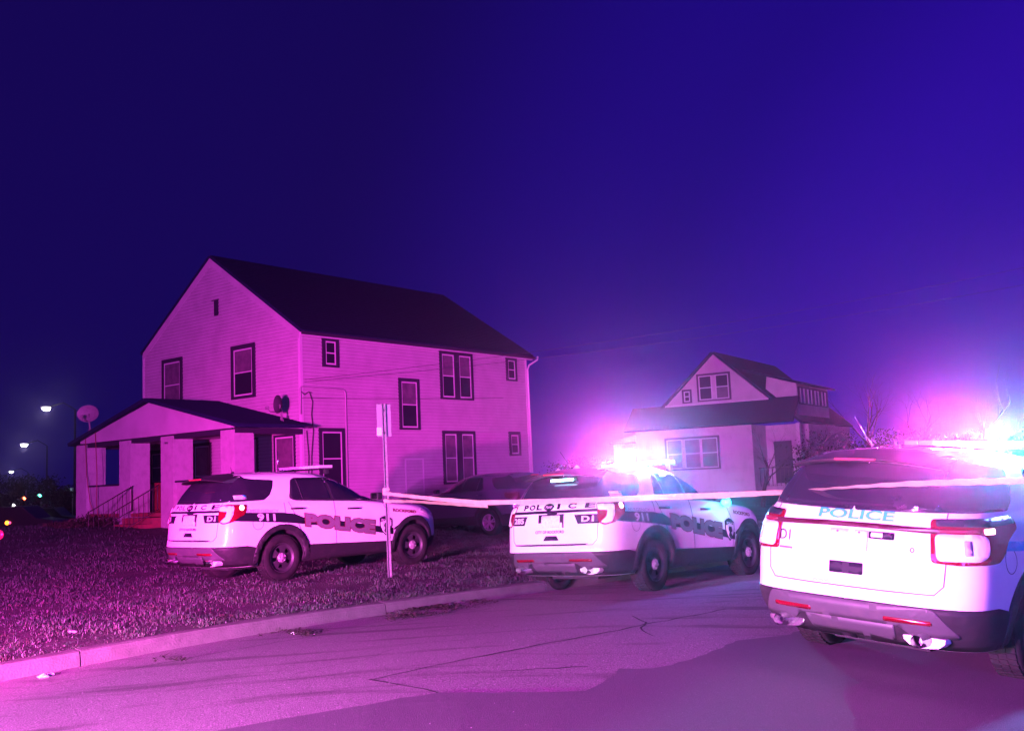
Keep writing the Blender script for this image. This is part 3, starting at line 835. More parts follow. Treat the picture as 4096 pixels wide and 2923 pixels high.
        # side livery
        for s in (-1, 1):
            decal(root, 'side_stripe', [(-.90, 1.13), (-.66, 1.115), (-.40, 1.10), (0.0, 1.085), (.25, 1.05), (.42, .98), (.42, .875), (.10, .915), (-.45, .96), (-.90, .99)], 'side', 'decal_black', .004, s)
            decal(root, 'side_stripe', [(.42, .99), (.42, .875), (1.0, .80), (1.93, .655), (2.36, .585), (2.36, .70), (1.93, .765), (1.1, .90)], 'side', 'decal_black', .004, s)
            decal(root, 'side_stripe', [(2.38, .70), (2.38, .66), (2.47, .70), (2.50, .76)], 'side', 'decal_black', .004, s)
        lettering(root, '911', ((-.47, 1.092), (-.14, 1.070), (-.47, .972), (-.14, .955)), 'side', 'decal_light', .008, bold=.03)
        lettering(root, 'EMERGENCY', ((-.64, 1.165), (-.06, 1.135), (-.64, 1.115), (-.06, 1.088)), 'side', 'decal_faint', .006, bold=.02)
        lettering(root, 'POLICE', ((.42, 1.065), (1.95, .87), (.42, .83), (1.94, .60)), 'side', 'decal_maroon', .007, bold=.095)
        lettering(root, 'POLICE', ((.435, 1.052), (1.935, .857), (.435, .842), (1.925, .613)), 'side', 'decal_grey', .010, bold=.07)
        lettering(root, 'ROCKFORD', ((2.36, 1.045), (2.93, .98), (2.36, .985), (2.93, .925)), 'side', 'decal_maroon', .007, bold=.045)
        shp = [(2.03, .885), (2.10, .915), (2.17, .925), (2.25, .90), (2.325, .855), (2.325, .74), (2.27, .64), (2.18, .575), (2.09, .65), (2.03, .76)]
        sh = decal(root, 'shield_emblem', shp, 'side', 'decal_black', .011)
        decal(sh, 'shield_field', [(2.18 + (a - 2.18) * .86, .75 + (b - .75) * .86) for a, b in shp], 'side', 'decal_light', .014)
        decal(sh, 'shield_band', [(2.05, .885), (2.18, .905), (2.31, .85), (2.31, .80), (2.18, .845), (2.05, .82)], 'side', 'decal_black', .017)
        lettering(sh, 'POLICE', ((2.065, .875), (2.30, .845), (2.065, .835), (2.30, .805)), 'side', 'decal_light', .020, bold=.02)
        decal(sh, 'shield_figure', [(2.14, .80), (2.22, .79), (2.24, .72), (2.20, .70), (2.25, .64), (2.18, .61), (2.12, .66), (2.15, .71), (2.12, .75)], 'side', 'decal_black', .017)
        fl = decal(root, 'flag_sticker', [(-.79, 1.325), (-.79, 1.385), (-.60, 1.385), (-.60, 1.325)], 'side', 'sheet_white', .008)
        decal(fl, 'flag_canton', [(-.66, 1.355), (-.66, 1.383), (-.605, 1.383), (-.605, 1.355)], 'side', 'decal_cyan', .011)
        for zz in (1.331, 1.343):
            decal(fl, 'flag_stripe', [(-.785, zz), (-.785, zz + .005), (-.605, zz + .005), (-.605, zz)], 'side', 'decal_maroon', .011)
    # fuel door
    decal(root, 'fuel_door', circle(-.46, .935, .100, 28), 'side', 'trim', .002, -1, holes=[circle(-.46, .935, .094, 28)])
    # roof antennae
    MB().tube([(-.30, 0, 1.74), (-.34, 0, 1.86)], [.006, .003], 6).lathe([(.03, 0), (.02, .03), (0, .032)], 'z', (-.30, 0, 1.755), 12).build('antenna', 'trim', root)
    return root

def light_bar(root, modules, xc=1.18, zc=1.803, L=1.20):
    """modules: list of (y0, y1, material)"""
    bar = MB().box(xc - .15, xc + .15, -L / 2, L / 2, zc - .022, zc - .002).build('light_bar', 'trim', root, bevel=.006)
    MB().box(xc - .146, xc + .146, -L / 2 + .01, L / 2 - .01, zc + .040, zc + .046).build('bar_top', 'clear_lens', bar, bevel=.003)
    for y0, y1, mt in modules:
        m = MB().box(xc - .148, xc + .148, y0 + .004, y1 - .004, zc, zc + .039)
        m.build('bar_lens', mt, bar, bevel=.012)
    for s in (-1, 1):
        MB().box(xc - .03, xc + .05, s * .58 - .03, s * .58 + .03, 1.70, zc - .022).build('bar_foot', 'trim', bar, bevel=.008)
    return bar

near = build_suv('near', 'police_suv', 'nearest white police SUV with blue side stripe and D1 on its tailgate, roof bar glowing', 'police car', CARS['near'], 'old', group='white police SUVs')
mid = build_suv('mid', 'police_suv', 'white police SUV by the kerb, numbered 285, its red and blue roof bar lit', 'police car', CARS['mid'], 'new', group='white police SUVs')
left = build_suv('left', 'police_suv', 'white police SUV on the lawn in front of the porch with its roof bar unlit', 'police car', CARS['left'], 'new', group='white police SUVs')
dark = build_suv('dark', 'dark_suv', 'dark unmarked SUV parked facing the house wall behind the police cars', 'car', (-.24, 27.25, math.radians(141), .19, 0, 0), 'dark', scale=.93)

Y8 = np.linspace(.59, -.59, 9)
light_bar(left, [(Y8[i + 1], Y8[i], 'clear_lens') for i in range(8)])
light_bar(mid, [(Y8[i + 1], Y8[i], ['bar_red', 'bar_red', 'bar_pink', 'bar_pink', 'bar_pink', 'bar_pink', 'bar_cyan', 'bar_cyan'][i]) for i in range(8)])
light_bar(near, [(Y8[i + 1], Y8[i], ['clear_lens', 'clear_lens', 'bar_red', 'bar_pink', 'bar_pink', 'bar_pink', 'bar_cyan', 'bar_cyan'][i]) for i in range(8)])
# real lamps of the lit bars
def module(car, nm, y, power, color, cone=76):
    lamp(nm, 'SPOT', (.985, y, 1.818), power, color, 0.035, car, target=(-9, (-5.8 if car is mid else -4.6), 2.75), cone=cone, blend=1.0)
module(near, 'bar_light_red', .24, 2200, (1.0, 0.015, 0.50))
module(near, 'bar_light_pink', -.02, 2400, (1.0, 0.18, 0.95))
module(near, 'bar_light_cyan', -.42, 2300, (0.01, 0.70, 1.0))
module(mid, 'bar_light_red', .46, 3400, (1.0, 0.02, 0.46))
module(mid, 'bar_light_pink', .12, 4200, (0.95, 0.20, 1.0))
module(mid, 'bar_light_cyan', -.36, 2500, (0.01, 0.66, 1.0))
# forward and side modules of the same bars
lamp('bar_light_front', 'SPOT', (1.38, .0, 1.84), 5200, (1.0, 0.06, 1.0), 0.05, mid, target=(12, 4, 2.6), cone=110, blend=.8)
lamp('bar_light_front', 'SPOT', (1.38, .0, 1.84), 2600, (0.80, 0.08, 1.0), 0.05, near, target=(12, 4, 2.6), cone=110, blend=.8)
lamp('bar_light_side', 'POINT', (.95, -.74, 1.84), 420, (0.16, 0.32, 1.0), 0.04, near)
lamp('bar_light_side', 'POINT', (1.05, -.68, 1.84), 200, (0.20, 0.16, 1.0), 0.04, mid)

# other small lamps
wl = MB().box(-.845, -.83, -.28, .15, 1.565, 1.605).build('window_lamp', 'trim', mid, bevel=.005)
wl.location = (0, 0, 0)
MB().box(-.90, -.88, -.26, .13, 1.565, 1.60).build('lamp_lens', 'led_cyan', wl, bevel=.008)
sl = MB().lathe([(.0, -.06), (.05, -.06), (.07, .0), (.06, .05), (.0, .05)], 'x', (1.98, -1.06, 1.17), 18).build('spot_lamp', 'spot_cyan', mid)
lamp('spot_lamp_light', 'SPOT', (1.88, -1.10, 1.17), 420, (0.02, 0.75, 0.95), 0.03, mid, target=(-9, -8.6, 3.4), cone=34, blend=1.0)
lamp('spot_lamp_glow', 'POINT', (1.94, -1.20, 1.17), 12, (0.05, 0.6, 1.0), 0.04, mid)
for c, lx in ((near, None), (mid, None)):
    MB().tube([(-.25, .22, 1.75), (-.36, .34, 2.02)], [.007, .004], 6).tube([(-.25, .22, 1.74), (-.25, .22, 1.78)], .022, 10).build('antenna', 'chrome', c)
MB().tube([(.35, -.35, 1.75), (.35, -.35, 2.10)], [.007, .003], 6).build('antenna', 'chrome', left)
MB().lathe([(.06, 0), (.05, .03), (.02, .07), (0, .075)], 'z', (.05, .35, 1.755), 14).lathe([(.05, 0), (.045, .03), (0, .06)], 'z', (-.35, .40, 1.72), 14).build('roof_beacon', 'reflector_white', mid)
# ================================================================== the big white house
MT['siding'] = mat('painted clapboard', (0.56, 0.54, 0.55), 0.65, noise=(1.3, (0.45, 0.43, 0.44), 0.4, 0.75), bump=(40, 0.15, 0.003))
MT['lap_shade'] = mat('dull sheathing behind the boards', (0.26, 0.245, 0.25), 0.8)  # wall core darkened so the gaps carry the shade under each board
MT['masonry'] = mat('painted block', (0.52, 0.49, 0.50), 0.75, noise=(5.0, (0.40, 0.37, 0.38), 0.42, 0.75), bump=(14, 0.5, 0.012))
MT['navy'] = mat('dark painted trim', (0.030, 0.022, 0.045), 0.6)
MT['sash'] = mat('white sash paint', (0.66, 0.64, 0.66), 0.5)
MT['pane'] = mat('window pane', (0.02, 0.014, 0.03), 0.08, spec=0.6)
MT['blind'] = mat('pale drawn blind behind glass', (0.17, 0.14, 0.16), 0.25, spec=0.6, noise=(3, (0.09, 0.07, 0.10), 0.4, 0.7))
MT['shingle'] = mat('dark shingles', (0.010, 0.013, 0.045), 0.95, spec=0.08, noise=(9, (0.015, 0.018, 0.06), 0.4, 0.7), bump=(30, 0.6, 0.01))
MT['step'] = mat('red painted steps', (0.33, 0.06, 0.07), 0.8, noise=(6, (0.22, 0.07, 0.07), 0.4, 0.7))
MT['iron'] = mat('iron railing', (0.08, 0.06, 0.06), 0.6)
MT['door_white'] = mat('storm door', (0.62, 0.60, 0.62), 0.5)
MT['door_red'] = mat('red front door', (0.22, 0.02, 0.03), 0.5)
MT['pipe'] = mat('grey conduit', (0.42, 0.40, 0.42), 0.5)
MT['wire'] = mat('black cable', (0.05, 0.04, 0.05), 0.7)
MT['dish'] = mat('grey dish', (0.30, 0.28, 0.30), 0.6, noise=(8, (0.22, 0.2, 0.22), .4, .7))
MT['dish_back'] = mat('dark dish face', (0.05, 0.045, 0.06), 0.6)
MT['shrub'] = mat('dry shrub twigs', (0.06, 0.04, 0.03), 0.9)
MT['galv'] = mat('galvanised steel', (0.27, 0.27, 0.28), 0.6, metal=0.2, noise=(30, (0.17, 0.16, 0.16), .4, .7))
MT['sign_back'] = mat('bare sign back', (0.24, 0.23, 0.26), 0.55)
MT['tape'] = mat('plastic barrier tape', (0.48, 0.43, 0.26), 0.35, noise=(9, (0.36, 0.32, 0.2), .4, .7))

HC = (-6.56, 30.5)
HY = 0.8944247
def loc_h(u, v):
    return HC[0] + u * math.cos(HY) - v * math.sin(HY), HC[1] + u * math.sin(HY) + v * math.cos(HY)
house = thing('house', 'two storey white clapboard house with dark window trim and steep gable', 'house', (HC[0], HC[1], 0), (0, 0, HY))
LEN, EV0, EV1, APV, APZ, WID = 11.35, 6.50, 6.80, 4.70, 9.62, 8.92
G0 = 0.15
core = MB().prism([(0, G0 - .4), (WID, G0 - .4), (WID, EV1), (APV, APZ), (0, EV0)], 'x', 0.0, LEN).build('wall', 'lap_shade', house)
def vlim(z):
    """extent of the gable wall at height z"""
    a = 0.0 if z <= EV0 else APV * (z - EV0) / (APZ - EV0)
    b = WID if z <= EV1 else WID - (WID - APV) * (z - EV1) / (APZ - EV1)
    return a, b
EXP = .112
_bc = {}
def board(name, x0, x1, y0, y1, z, axis, parent):
    """one lapped board: thin at its top, proud at its bottom"""
    m = MB(); EXP = .112 - .009
    if axis == 'side':     # faces -v
        m.add([(x0, -.004, z + EXP), (x1, -.004, z + EXP), (x1, -.028, z), (x0, -.028, z), (x0, .002, z + EXP), (x1, .002, z + EXP), (x1, .002, z), (x0, .002, z)],
              [(0, 1, 2, 3), (3, 2, 6, 7), (0, 3, 7, 4), (1, 5, 6, 2), (0, 4, 5, 1), (4, 7, 6, 5)])
    else:                  # faces -u
        a0, a1, b0, b1 = x0, x1, y0, y1
        m.add([(-.004, b0, z + EXP), (-.004, b1, z + EXP), (-.028, a1, z), (-.028, a0, z), (.01, b0, z + EXP), (.01, b1, z + EXP), (.01, a1, z), (.01, a0, z)],
              [(0, 1, 2, 3), (3, 2, 6, 7), (0, 3, 7, 4), (1, 5, 6, 2), (0, 4, 5, 1), (4, 7, 6, 5)])
    return m.build(name, 'siding', parent)
z = 0.30
while z < APZ - .15:
    if z < EV0 - .14:
        board('siding_board', 0.06, LEN - .06, 0, 0, z, 'side', core)
    a0, a1 = vlim(z); b0, b1 = vlim(z + EXP)
    board('siding_board', a0 + .06, a1 - .06, b0 + .06, b1 - .06, z, 'gable', core)
    z += EXP
for u, v in ((0, 0), (LEN, 0)):
    MB().box(u - .034 if u == 0 else u - .07, u + .07 if u == 0 else u + .022, -.034, .07, G0 - .3, EV0 - .06).build('corner_board', 'sash', core)
MB().box(-.034, .07, WID - .07, WID + .024, G0 - .3, EV1 - .06).build('corner_board', 'sash', core)
for (v0, z0_, v1, z1_) in ((0, EV0, APV, APZ), (WID, EV1, APV, APZ)):
    MB().prism([(v0, z0_), (v1, z1_), (v1, z1_ - .26), (v0, z0_ - .24)], 'x', -.036, -.0005).build('rake_board', 'siding', core)
# roof: two slabs with a thin overhang
def slab(name, v0, z0, v1, z1, u0, u1, th, m='shingle', parent=None):
    d = Vector((v1 - v0, z1 - z0)).normalized(); n = Vector((-d.y, d.x))
    if n.y < 0: n = -n
    pts = [(v0, z0), (v1, z1), (v1 + n.x * th, z1 + n.y * th), (v0 + n.x * th, z0 + n.y * th)]
    return MB().prism(pts, 'x', u0, u1).build(name, m, parent or house)
sl0 = (APZ - EV0) / APV; sl1 = (APZ - EV1) / (WID - APV)
r0 = slab('roof', -.10, EV0 - .10 * sl0 + .01, APV, APZ + .01, -.05, LEN + .35, .10)
slab('roof', WID + .10, EV1 - .10 * sl1 + .01, APV, APZ + .01, -.05, LEN + .35, .10)
# courses of shingles on the slope towards the street: low raised rows
sd = Vector((APV, APZ - EV0)).normalized(); sn = Vector((-sd.y, sd.x)); Ls = math.hypot(APV, APZ - EV0)
k = 0.06
while k < Ls - .1:
    p = Vector((0, EV0)) + sd * k + sn * .11; q = p + sd * .16
    MB().prism([(p.x, p.y), (p.x + sn.x * .012, p.y + sn.y * .012), (q.x, q.y)], 'x', -.05, LEN + .34).build('shingle_course', 'shingle', r0)
    k += .17
MB().box(-.05, LEN + .30, -.13, -.028, EV0 - .16, EV0 - .05).build('fascia', 'sash', house)
MB().box(-.05, LEN + .42, -.20, -.13, EV0 - .12, EV0 - .03).build('gutter', 'navy', house)

def hwin(parent, face, a0, a1, z0, z1, mull=0, trim=.12, upper='blind', lower='pane', depth=.058, nm='window', off=0.0):
    """framed double-hung window; face 'side' (-v), 'gable' (-u)"""
    def bx(m, p0, p1, d0, d1, q0, q1):
        if face == 'side': m.box(p0, p1, -off - d1, -off - d0, q0, q1)
        else: m.box(-off - d1, -off - d0, p0, p1, q0, q1)
        return m
    D = depth
    fr = MB()
    bx(fr, a0, a1, .0, D, z1 - trim, z1); bx(fr, a0, a1, .0, D, z0, z0 + trim * .6)
    bx(fr, a0, a0 + trim, .0, D, z0 + trim * .6, z1 - trim); bx(fr, a1 - trim, a1, .0, D, z0 + trim * .6, z1 - trim)
    w = fr.build(nm, 'navy', parent)
    lights = [(a0 + trim, a1 - trim)]
    if mull:
        c = (a0 + a1) / 2
        bx(MB(), c - mull / 2, c + mull / 2, .0, D, z0 + trim * .6, z1 - trim).build('mullion', 'navy', w)
        lights = [(a0 + trim, c - mull / 2), (c + mull / 2, a1 - trim)]
    bz0, bz1 = z0 + trim * .6, z1 - trim
    for i, (p, q) in enumerate(lights):
        zm = (bz0 + bz1) / 2; s = .045
        sh = MB()
        bx(sh, p, q, .0, D * .7, bz1 - s, bz1); bx(sh, p, q, .0, D * .7, bz0, bz0 + s * 1.2)
        bx(sh, p, p + s, .0, D * .7, bz0 + s * 1.2, bz1 - s); bx(sh, q - s, q, .0, D * .7, bz0 + s * 1.2, bz1 - s)
        bx(sh, p + s, q - s, .0, D * .62, zm - .018, zm + .018)
        sh.build('sash', 'sash', w)
        up = upper[i] if isinstance(upper, (list, tuple)) else upper
        lo = lower[i] if isinstance(lower, (list, tuple)) else lower
        bx(MB(), p + s, q - s, -.0, .033, zm + .018, bz1 - s).build('pane', up, w)
        bx(MB(), p + s, q - s, -.0, .033, bz0 + s * 1.2, zm - .018).build('pane', lo, w)
    return w
hwin(house, 'side', .85, 1.54, 5.43, 6.39, trim=.13, upper='pane')
hwin(house, 'side', 4.19, 5.19, 3.47, 5.25, upper='blind')
hwin(house, 'side', 6.28, 8.08, 4.59, 6.35, mull=.28, upper=('blind', 'blind'), lower='pane')
hwin(house, 'side', 10.06, 10.72, 5.44, 6.36, trim=.11, upper='pane')
hwin(house, 'side', .65, 1.70, 1.60, 3.49, upper='pane', lower='pane')
hwin(house, 'side', 6.30, 8.07, 1.55, 3.46, mull=.30, upper='blind', lower='blind')
hwin(house, 'side', 10.05, 10.76, 2.52, 3.46, trim=.13, upper='blind')
hwin(house, 'gable', 6.38, 7.66, 4.55, 6.40, trim=.14, upper='blind', lower='blind')
hwin(house, 'gable', 2.23, 3.53, 4.63, 6.41, trim=.15, upper='blind', lower='pane')
MB().box(-.036, 0, 4.23, 4.47, 7.58, 8.10).build('vent', 'navy', house)
MB().box(-.035, 0, 4.22, 4.62, 8.10, 8.14).build('vent_cap', 'blind', house)
# cellar hatch panel
MB().box(4.40, 4.46, -.03, -.018, .5, 2.49).box(5.26, 5.32, -.03, -.018, .5, 2.49).box(4.46, 5.26, -.03, -.018, 2.43, 2.49).build('panel_frame', 'sash', house)
# conduits
MB().tube([(-.06, -.05, 3.9), (-.06, -.05, 4.68), (-.03, -.05, 4.74), (.05, -.05, 4.76), (1.60, -.05, 4.73), (1.72, -.05, 4.70), (1.77, -.05, 4.60), (1.77, -.05, .4)], .028).build('conduit', 'pipe', house)
MB().tube([(.30, -.045, 4.6), (.42, -.045, 4.3), (.36, -.05, 3.9), (.42, -.05, 3.4), (.33, -.05, 2.6), (.30, -.05, .5)], .016).build('cable', 'wire', house)
MB().tube([(.16, -.045, 3.4), (.22, -.05, 2.6), (.14, -.05, .5)], .014).build('cable', 'wire', house)
MB().tube([(-.05, -.05, 4.62), (.10, -.06, 4.50), (.24, -.06, 4.60), (.40, -.05, 4.58)], .012).build('cable', 'wire', house)
MB().tube([(.0, -.045, 4.40), (.8, -.045, 4.42), (4.1, -.045, 4.52), (9.8, -.05, 4.75)], .008, 6).build('cable', 'wire', house)
# downspout at the far corner
MB().tube([(LEN + .62, -.16, 6.50), (LEN + .58, -.16, 6.36), (LEN + .10, -.10, 6.12), (LEN + .04, -.06, 5.95), (LEN + .06, -.06, .6)], .035).build('downspout', 'sash', house)

# ---- porch
porch = thing('porch', 'low gabled porch with square white piers and red steps on the front of the house', 'porch', (HC[0], HC[1], 0), (0, 0, HY))
PD = -2.5
for v0, v1 in ((8.28, 8.97), (5.50, 6.18), (3.05, 3.74), (-.06, .60)):
    p = MB().box(PD, PD + .68, v0, v1, .25, 3.30).build('pier', 'masonry', porch, bevel=.012)
    zz = .42
    while zz < 3.25:       # block courses
        MB().box(PD - .004, PD + .684, v0 - .004, v1 + .004, zz, zz + .188).build('block_course', 'masonry', p, bevel=.006)
        zz += .20
# low walls between piers with dark caps
for v0, v1, par in ((6.18, 8.28, 0), (.60, 3.05, 0)):
    MB().box(PD + .10, PD + .38, v0, v1, .25, 1.97).build('low_wall', 'masonry', porch)
    MB().box(PD + .04, PD + .44, v0, v1, 1.972, 2.03).build('wall_cap', 'navy', porch)
MB().box(-2.2, -.5, 8.50, 8.80, .25, 1.97).build('low_wall', 'masonry', porch)
MB().box(-2.2, -.5, .10, .40, .25, 1.2).build('low_wall', 'masonry', porch)
MB().box(PD + .02, -.02, .05, 8.9, .95, 1.07).build('porch_floor', 'step', porch)
# beams, gable and roof
MB().box(PD + .02, PD + .66, -.10, 9.0, 3.305, 3.45).build('beam', 'navy', porch)
MB().box(PD + .66, -.03, -.08, .10, 3.28, 3.45).build('beam', 'navy', porch)
MB().box(PD + .66, -.03, 8.8, 9.0, 3.28, 3.45).build('beam', 'navy', porch)
MB().box(PD + .1, -.03, .10, 8.8, 3.40, 3.44).build('porch_ceiling', 'siding', porch)
PA, PZ, PE = 4.35, 4.66, 3.50
MB().prism([(-.05, 3.455), (8.62, 3.455), (8.62, 3.56), (PA, 4.52), (-.05, 3.62)], 'x', PD - .05, PD + .02).build('pediment', 'siding', porch)
def pslab(v0, z0, v1, z1, nm='porch_roof'):
    return slab(nm, v0, z0, v1, z1, PD - .22, -.005, .11, 'shingle', porch)
pr0 = pslab(-.48, 3.44, PA, PZ - .10)
pslab(9.15, 3.40, PA, PZ - .10)
sd2 = Vector((PA + .48, PZ - .10 - 3.44)).normalized(); sn2 = Vector((-sd2.y, sd2.x)); L2 = math.hypot(PA + .48, PZ - 3.54)
k = 0.05
while k < L2 - .1:
    p = Vector((-.48, 3.44)) + sd2 * k + sn2 * .11; q = p + sd2 * .16
    MB().prism([(p.x, p.y), (p.x + sn2.x * .010, p.y + sn2.y * .010), (q.x, q.y)], 'x', PD - .22, -.02).build('shingle_course', 'shingle', pr0)
    k += .17
# rafters' ends at the corner
MB().tube([(-.3, -.45, 3.45), (-.05, -.62, 3.50)], .03).build('eave_bracket', 'navy', porch)
# openings on the wall behind the piers
hwin(house, 'gable', 7.60, 8.45, 2.0, 3.20, upper='blind', lower='blind')
hwin(house, 'gable', 4.70, 5.75, 1.12, 3.30, trim=.10, upper='blind', lower='blind', nm='front_door')
hwin(house, 'gable', 2.15, 2.78, 1.9, 3.32, trim=.06, upper='sash', lower='sash')
sd_ = hwin(house, 'gable', .28, 1.32, 1.10, 3.32, trim=.07, upper='blind', lower='blind', nm='storm_door')
MB().box(-.09, -.02, 5.93, 6.24, 2.52, 2.88).build('mailbox', 'navy', porch, bevel=.02)
MB().box(PD + .30, PD + .36, 3.9, 4.6, 1.08, 2.0).build('front_door', 'door_red', porch)
# house number on the third pier
bm = text_bm('1906', ((3.55, 3.24), (3.33, 3.24), (3.55, 3.17), (3.33, 3.17)), .02, 0)
for v in bm.verts: v.co = Vector((PD - .012, v.co.x, v.co.y))
me = bpy.data.meshes.new('house_number'); bm.to_mesh(me); bm.free(); me.materials.append(MT['navy']); link(me, 'house_number', porch)
# steps
for i in range(4):
    MB().box(PD - .30 - .30 * i, PD - .30 * i + (.10 if i == 0 else 0), 3.76, 5.48, .1, .93 - .18 * i).build('step', 'step', porch, bevel=.01)
for v in (5.40, 3.90):
    rp = [(PD + .02, v, 1.93), (PD - 1.45, v, 1.18), (PD - 1.53, v, 1.12), (PD - 1.55, v, 1.04), (PD - 1.50, v, 1.00)]
    rl_ = MB().tube(rp, .018).build('railing', 'iron', porch)
    MB().tube([(PD + .02, v, 1.18), (PD - 1.45, v, .48)], .012).build('bottom_rail', 'iron', rl_)
    for i in range(10):
        t = i / 9; u = PD - .02 - 1.43 * t
        MB().tube([(u, v, 1.17 - .70 * t), (u, v, 1.91 - .75 * t)], .010 if i not in (0, 9) else .018, 6).build('baluster', 'iron', rl_)
# loose cables hanging down the left pier
MB().tube([(PD - .09, 8.20, 3.62), (PD - .05, 8.18, 2.4), (PD - .05, 7.95, 1.5), (PD - .06, 7.45, .72), (PD - .1, 7.2, .50)], .012, 6).build('hanging_cable', 'step', porch)
MB().tube([(PD - .09, 7.55, 3.80), (PD - .05, 7.50, 2.4), (PD - .05, 7.52, 1.4), (PD - .1, 7.25, .55)], .014, 6).build('hanging_cable', 'step', porch)

# ---- satellite dishes
def dish(label, u, v, zb, zc, size, face, m):
    x, y = loc_h(u, v)
    t = thing('satellite_dish', label, 'satellite dish', (x, y, zb), (0, 0, face), 'satellite dishes on the porch roof')
    h = zc - zb
    MB().tube([(0.10, 0, -.05), (.06, 0, h * .55), (.02, 0, h)], .028).build('mast', 'galv', t)
    for s in (-1, 1):
        MB().tube([(.10, s * .16, -.08), (.06, 0, h * .5)], .012, 6).build('brace', 'galv', t)
    b = MB(); rings = 8; n = 28; vs = []; fs = []
    for i in range(rings + 1):
        r = i / rings
        for k in range(n):
            a = 2 * PI * k / n
            vs.append((-.10 * r * r + .04, size[0] / 2 * r * math.cos(a), size[1] / 2 * r * math.sin(a) + h))
    for i in range(rings):
        for k in range(n): fs.append((i * n + k, (i + 1) * n + k, (i + 1) * n + (k + 1) % n, i * n + (k + 1) % n))
    o = len(vs); vs += [(x_ + .012, y_, z_) for x_, y_, z_ in vs]; fs += [tuple(j + o for j in f[::-1]) for f in fs]
    b.add(vs, fs, True).build('reflector_dish', m, t)
    arm = MB().tube([(.02, 0, h - size[1] * .45), (-.30, 0, h - size[1] * .42), (-.38, 0, h - size[1] * .25)], .014, 6).build('feed_arm', 'galv', t)
    MB().box(-.45, -.36, -.05, .05, h - size[1] * .30, h - size[1] * .12).build('feed_horn', 'dish', arm, bevel=.015)
    return t
dish('wide pale satellite dish at the outer eave of the porch roof', -2.40, 8.35, 3.62, 4.48, (.80, .58), math.radians(82), 'dish')
dish('dark satellite dish on the porch roof beside the corner of the house', -.72, .15, 3.62, 4.20, (.52, .56), math.radians(42), 'dish_back')
# overhead service wires and their pole
for i, (z0, z1) in enumerate(((4.90, 7.5), (4.97, 8.1))):
    x0, y0 = loc_h(.08, -.08)
    P = []
    for k in range(25):
        t = k / 24; P.append((x0 + (19 - x0) * t, y0 + (31.5 - y0) * t, z0 + (z1 - z0) * t - .35 * 4 * t * (1 - t)))
    if i == 0 or True:
        tag(MB().tube(P, .006, 5).build('overhead_wire', 'wire'), ['lower thin service wire strung from the house corner', 'upper thin service wire strung from the house corner'][i], 'wire')
up = thing('utility_pole', 'tall wooden utility pole across from the house carrying the service wires', 'utility pole', (19, 31.5, 0))
MB().tube([(0, 0, -.3), (0, 0, 9.2)], [.15, .10], 10).build('pole', 'shrub', up)
MB().box(-1.0, 1.0, -.05, .05, 8.4, 8.52).build('crossarm', 'shrub', up)

# shrubs and debris at the porch foot
def twig_clump(parent, n, r, h, base=(0, 0, 0), name='foliage'):
    m = MB()
    for i in range(n):
        a = random.uniform(0, 2 * PI); q = r * math.sqrt(random.random()); x0, y0 = q * math.cos(a), q * math.sin(a)
        hh = h * random.uniform(.4, 1) * (1 - .5 * q / r); l = random.uniform(.05, .13); b = random.uniform(0, 2 * PI); t = random.uniform(-.8, .8)
        c = Vector((base[0] + x0, base[1] + y0, base[2] + hh * random.uniform(.1, 1)))
        d = Vector((math.cos(b) * math.cos(t), math.sin(b) * math.cos(t), math.sin(t))) * l; w = d.cross(Vector((random.random(), random.random(), random.random()))).normalized() * l * .3
        m.add([c - d, c + w, c + d, c - w], [(0, 1, 2, 3)])
    return m.build(name, 'shrub', parent, fix=False)
for i, (u, v, r, h, lb) in enumerate(((-3.4, 6.3, .75, .55, 'low dry shrub in front of the porch low wall'), (-3.9, 7.6, .35, .22, 'small dry clump of weeds before the left porch pier'), (-4.3, 5.9, .4, .35, 'dry shrub beside the foot of the porch steps'))):
    x, y = loc_h(u, v); t = thing('shrub', lb, 'shrub', (x, y, ground_h(x, y) - .02), group='dry shrubs before the porch')
    stuff(twig_clump(t, 420, r, h))
    MB().tube([(0, 0, -.05), (.03, .02, h * .6)], [.02, .006], 6).build('stem', 'shrub', t)

# ================================================================== smaller house to the right
MT['stucco'] = mat('pale stucco', (0.60, 0.56, 0.60), 0.8, noise=(1.6, (0.42, 0.38, 0.42), 0.5, 0.8), bump=(12, 0.3, 0.02))
R2 = math.radians(-32)
P2 = (9.26, 50.0)
h2 = thing('bungalow', 'small pale bungalow with gabled attic and dormer behind the middle police car', 'house', (P2[0], P2[1], 0), (0, 0, R2))
MB().box(-3.5, 2.73, 0, 2.2, .2, 3.78).build('front_wall', 'stucco', h2)
MB().box(-3.5, 4.9, 2.205, 10.5, .2, 3.77).build('rear_wall', 'stucco', h2)
MB().box(-3.55, 2.78, -.03, 0, .25, .62).build('foundation', 'masonry', h2)
g = MB().prism([(-2.02, 5.05), (3.42, 5.05), (.70, 7.50)], 'y', .80, .95).build('gable_wall', 'siding', h2)
zz = 5.08
while zz < 7.3:
    hw0 = 2.72 * (7.50 - zz) / 2.45; hw1 = 2.72 * (7.50 - zz - .13) / 2.45
    MB().add([(.70 - hw1, .795, zz + .13), (.70 + hw1, .795, zz + .13), (.70 + hw0, .78, zz), (.70 - hw0, .78, zz), (.70 - hw1, .81, zz + .13), (.70 + hw1, .81, zz + .13), (.70 + hw0, .81, zz), (.70 - hw0, .81, zz)],
             [(0, 1, 2, 3), (3, 2, 6, 7), (0, 3, 7, 4), (1, 5, 6, 2), (0, 4, 5, 1), (4, 7, 6, 5)]).build('siding_board', 'siding', g)
    zz += .13
MB().box(-2.05, 3.45, .70, .795, 4.98, 5.06).build('ledge', 'sash', h2)
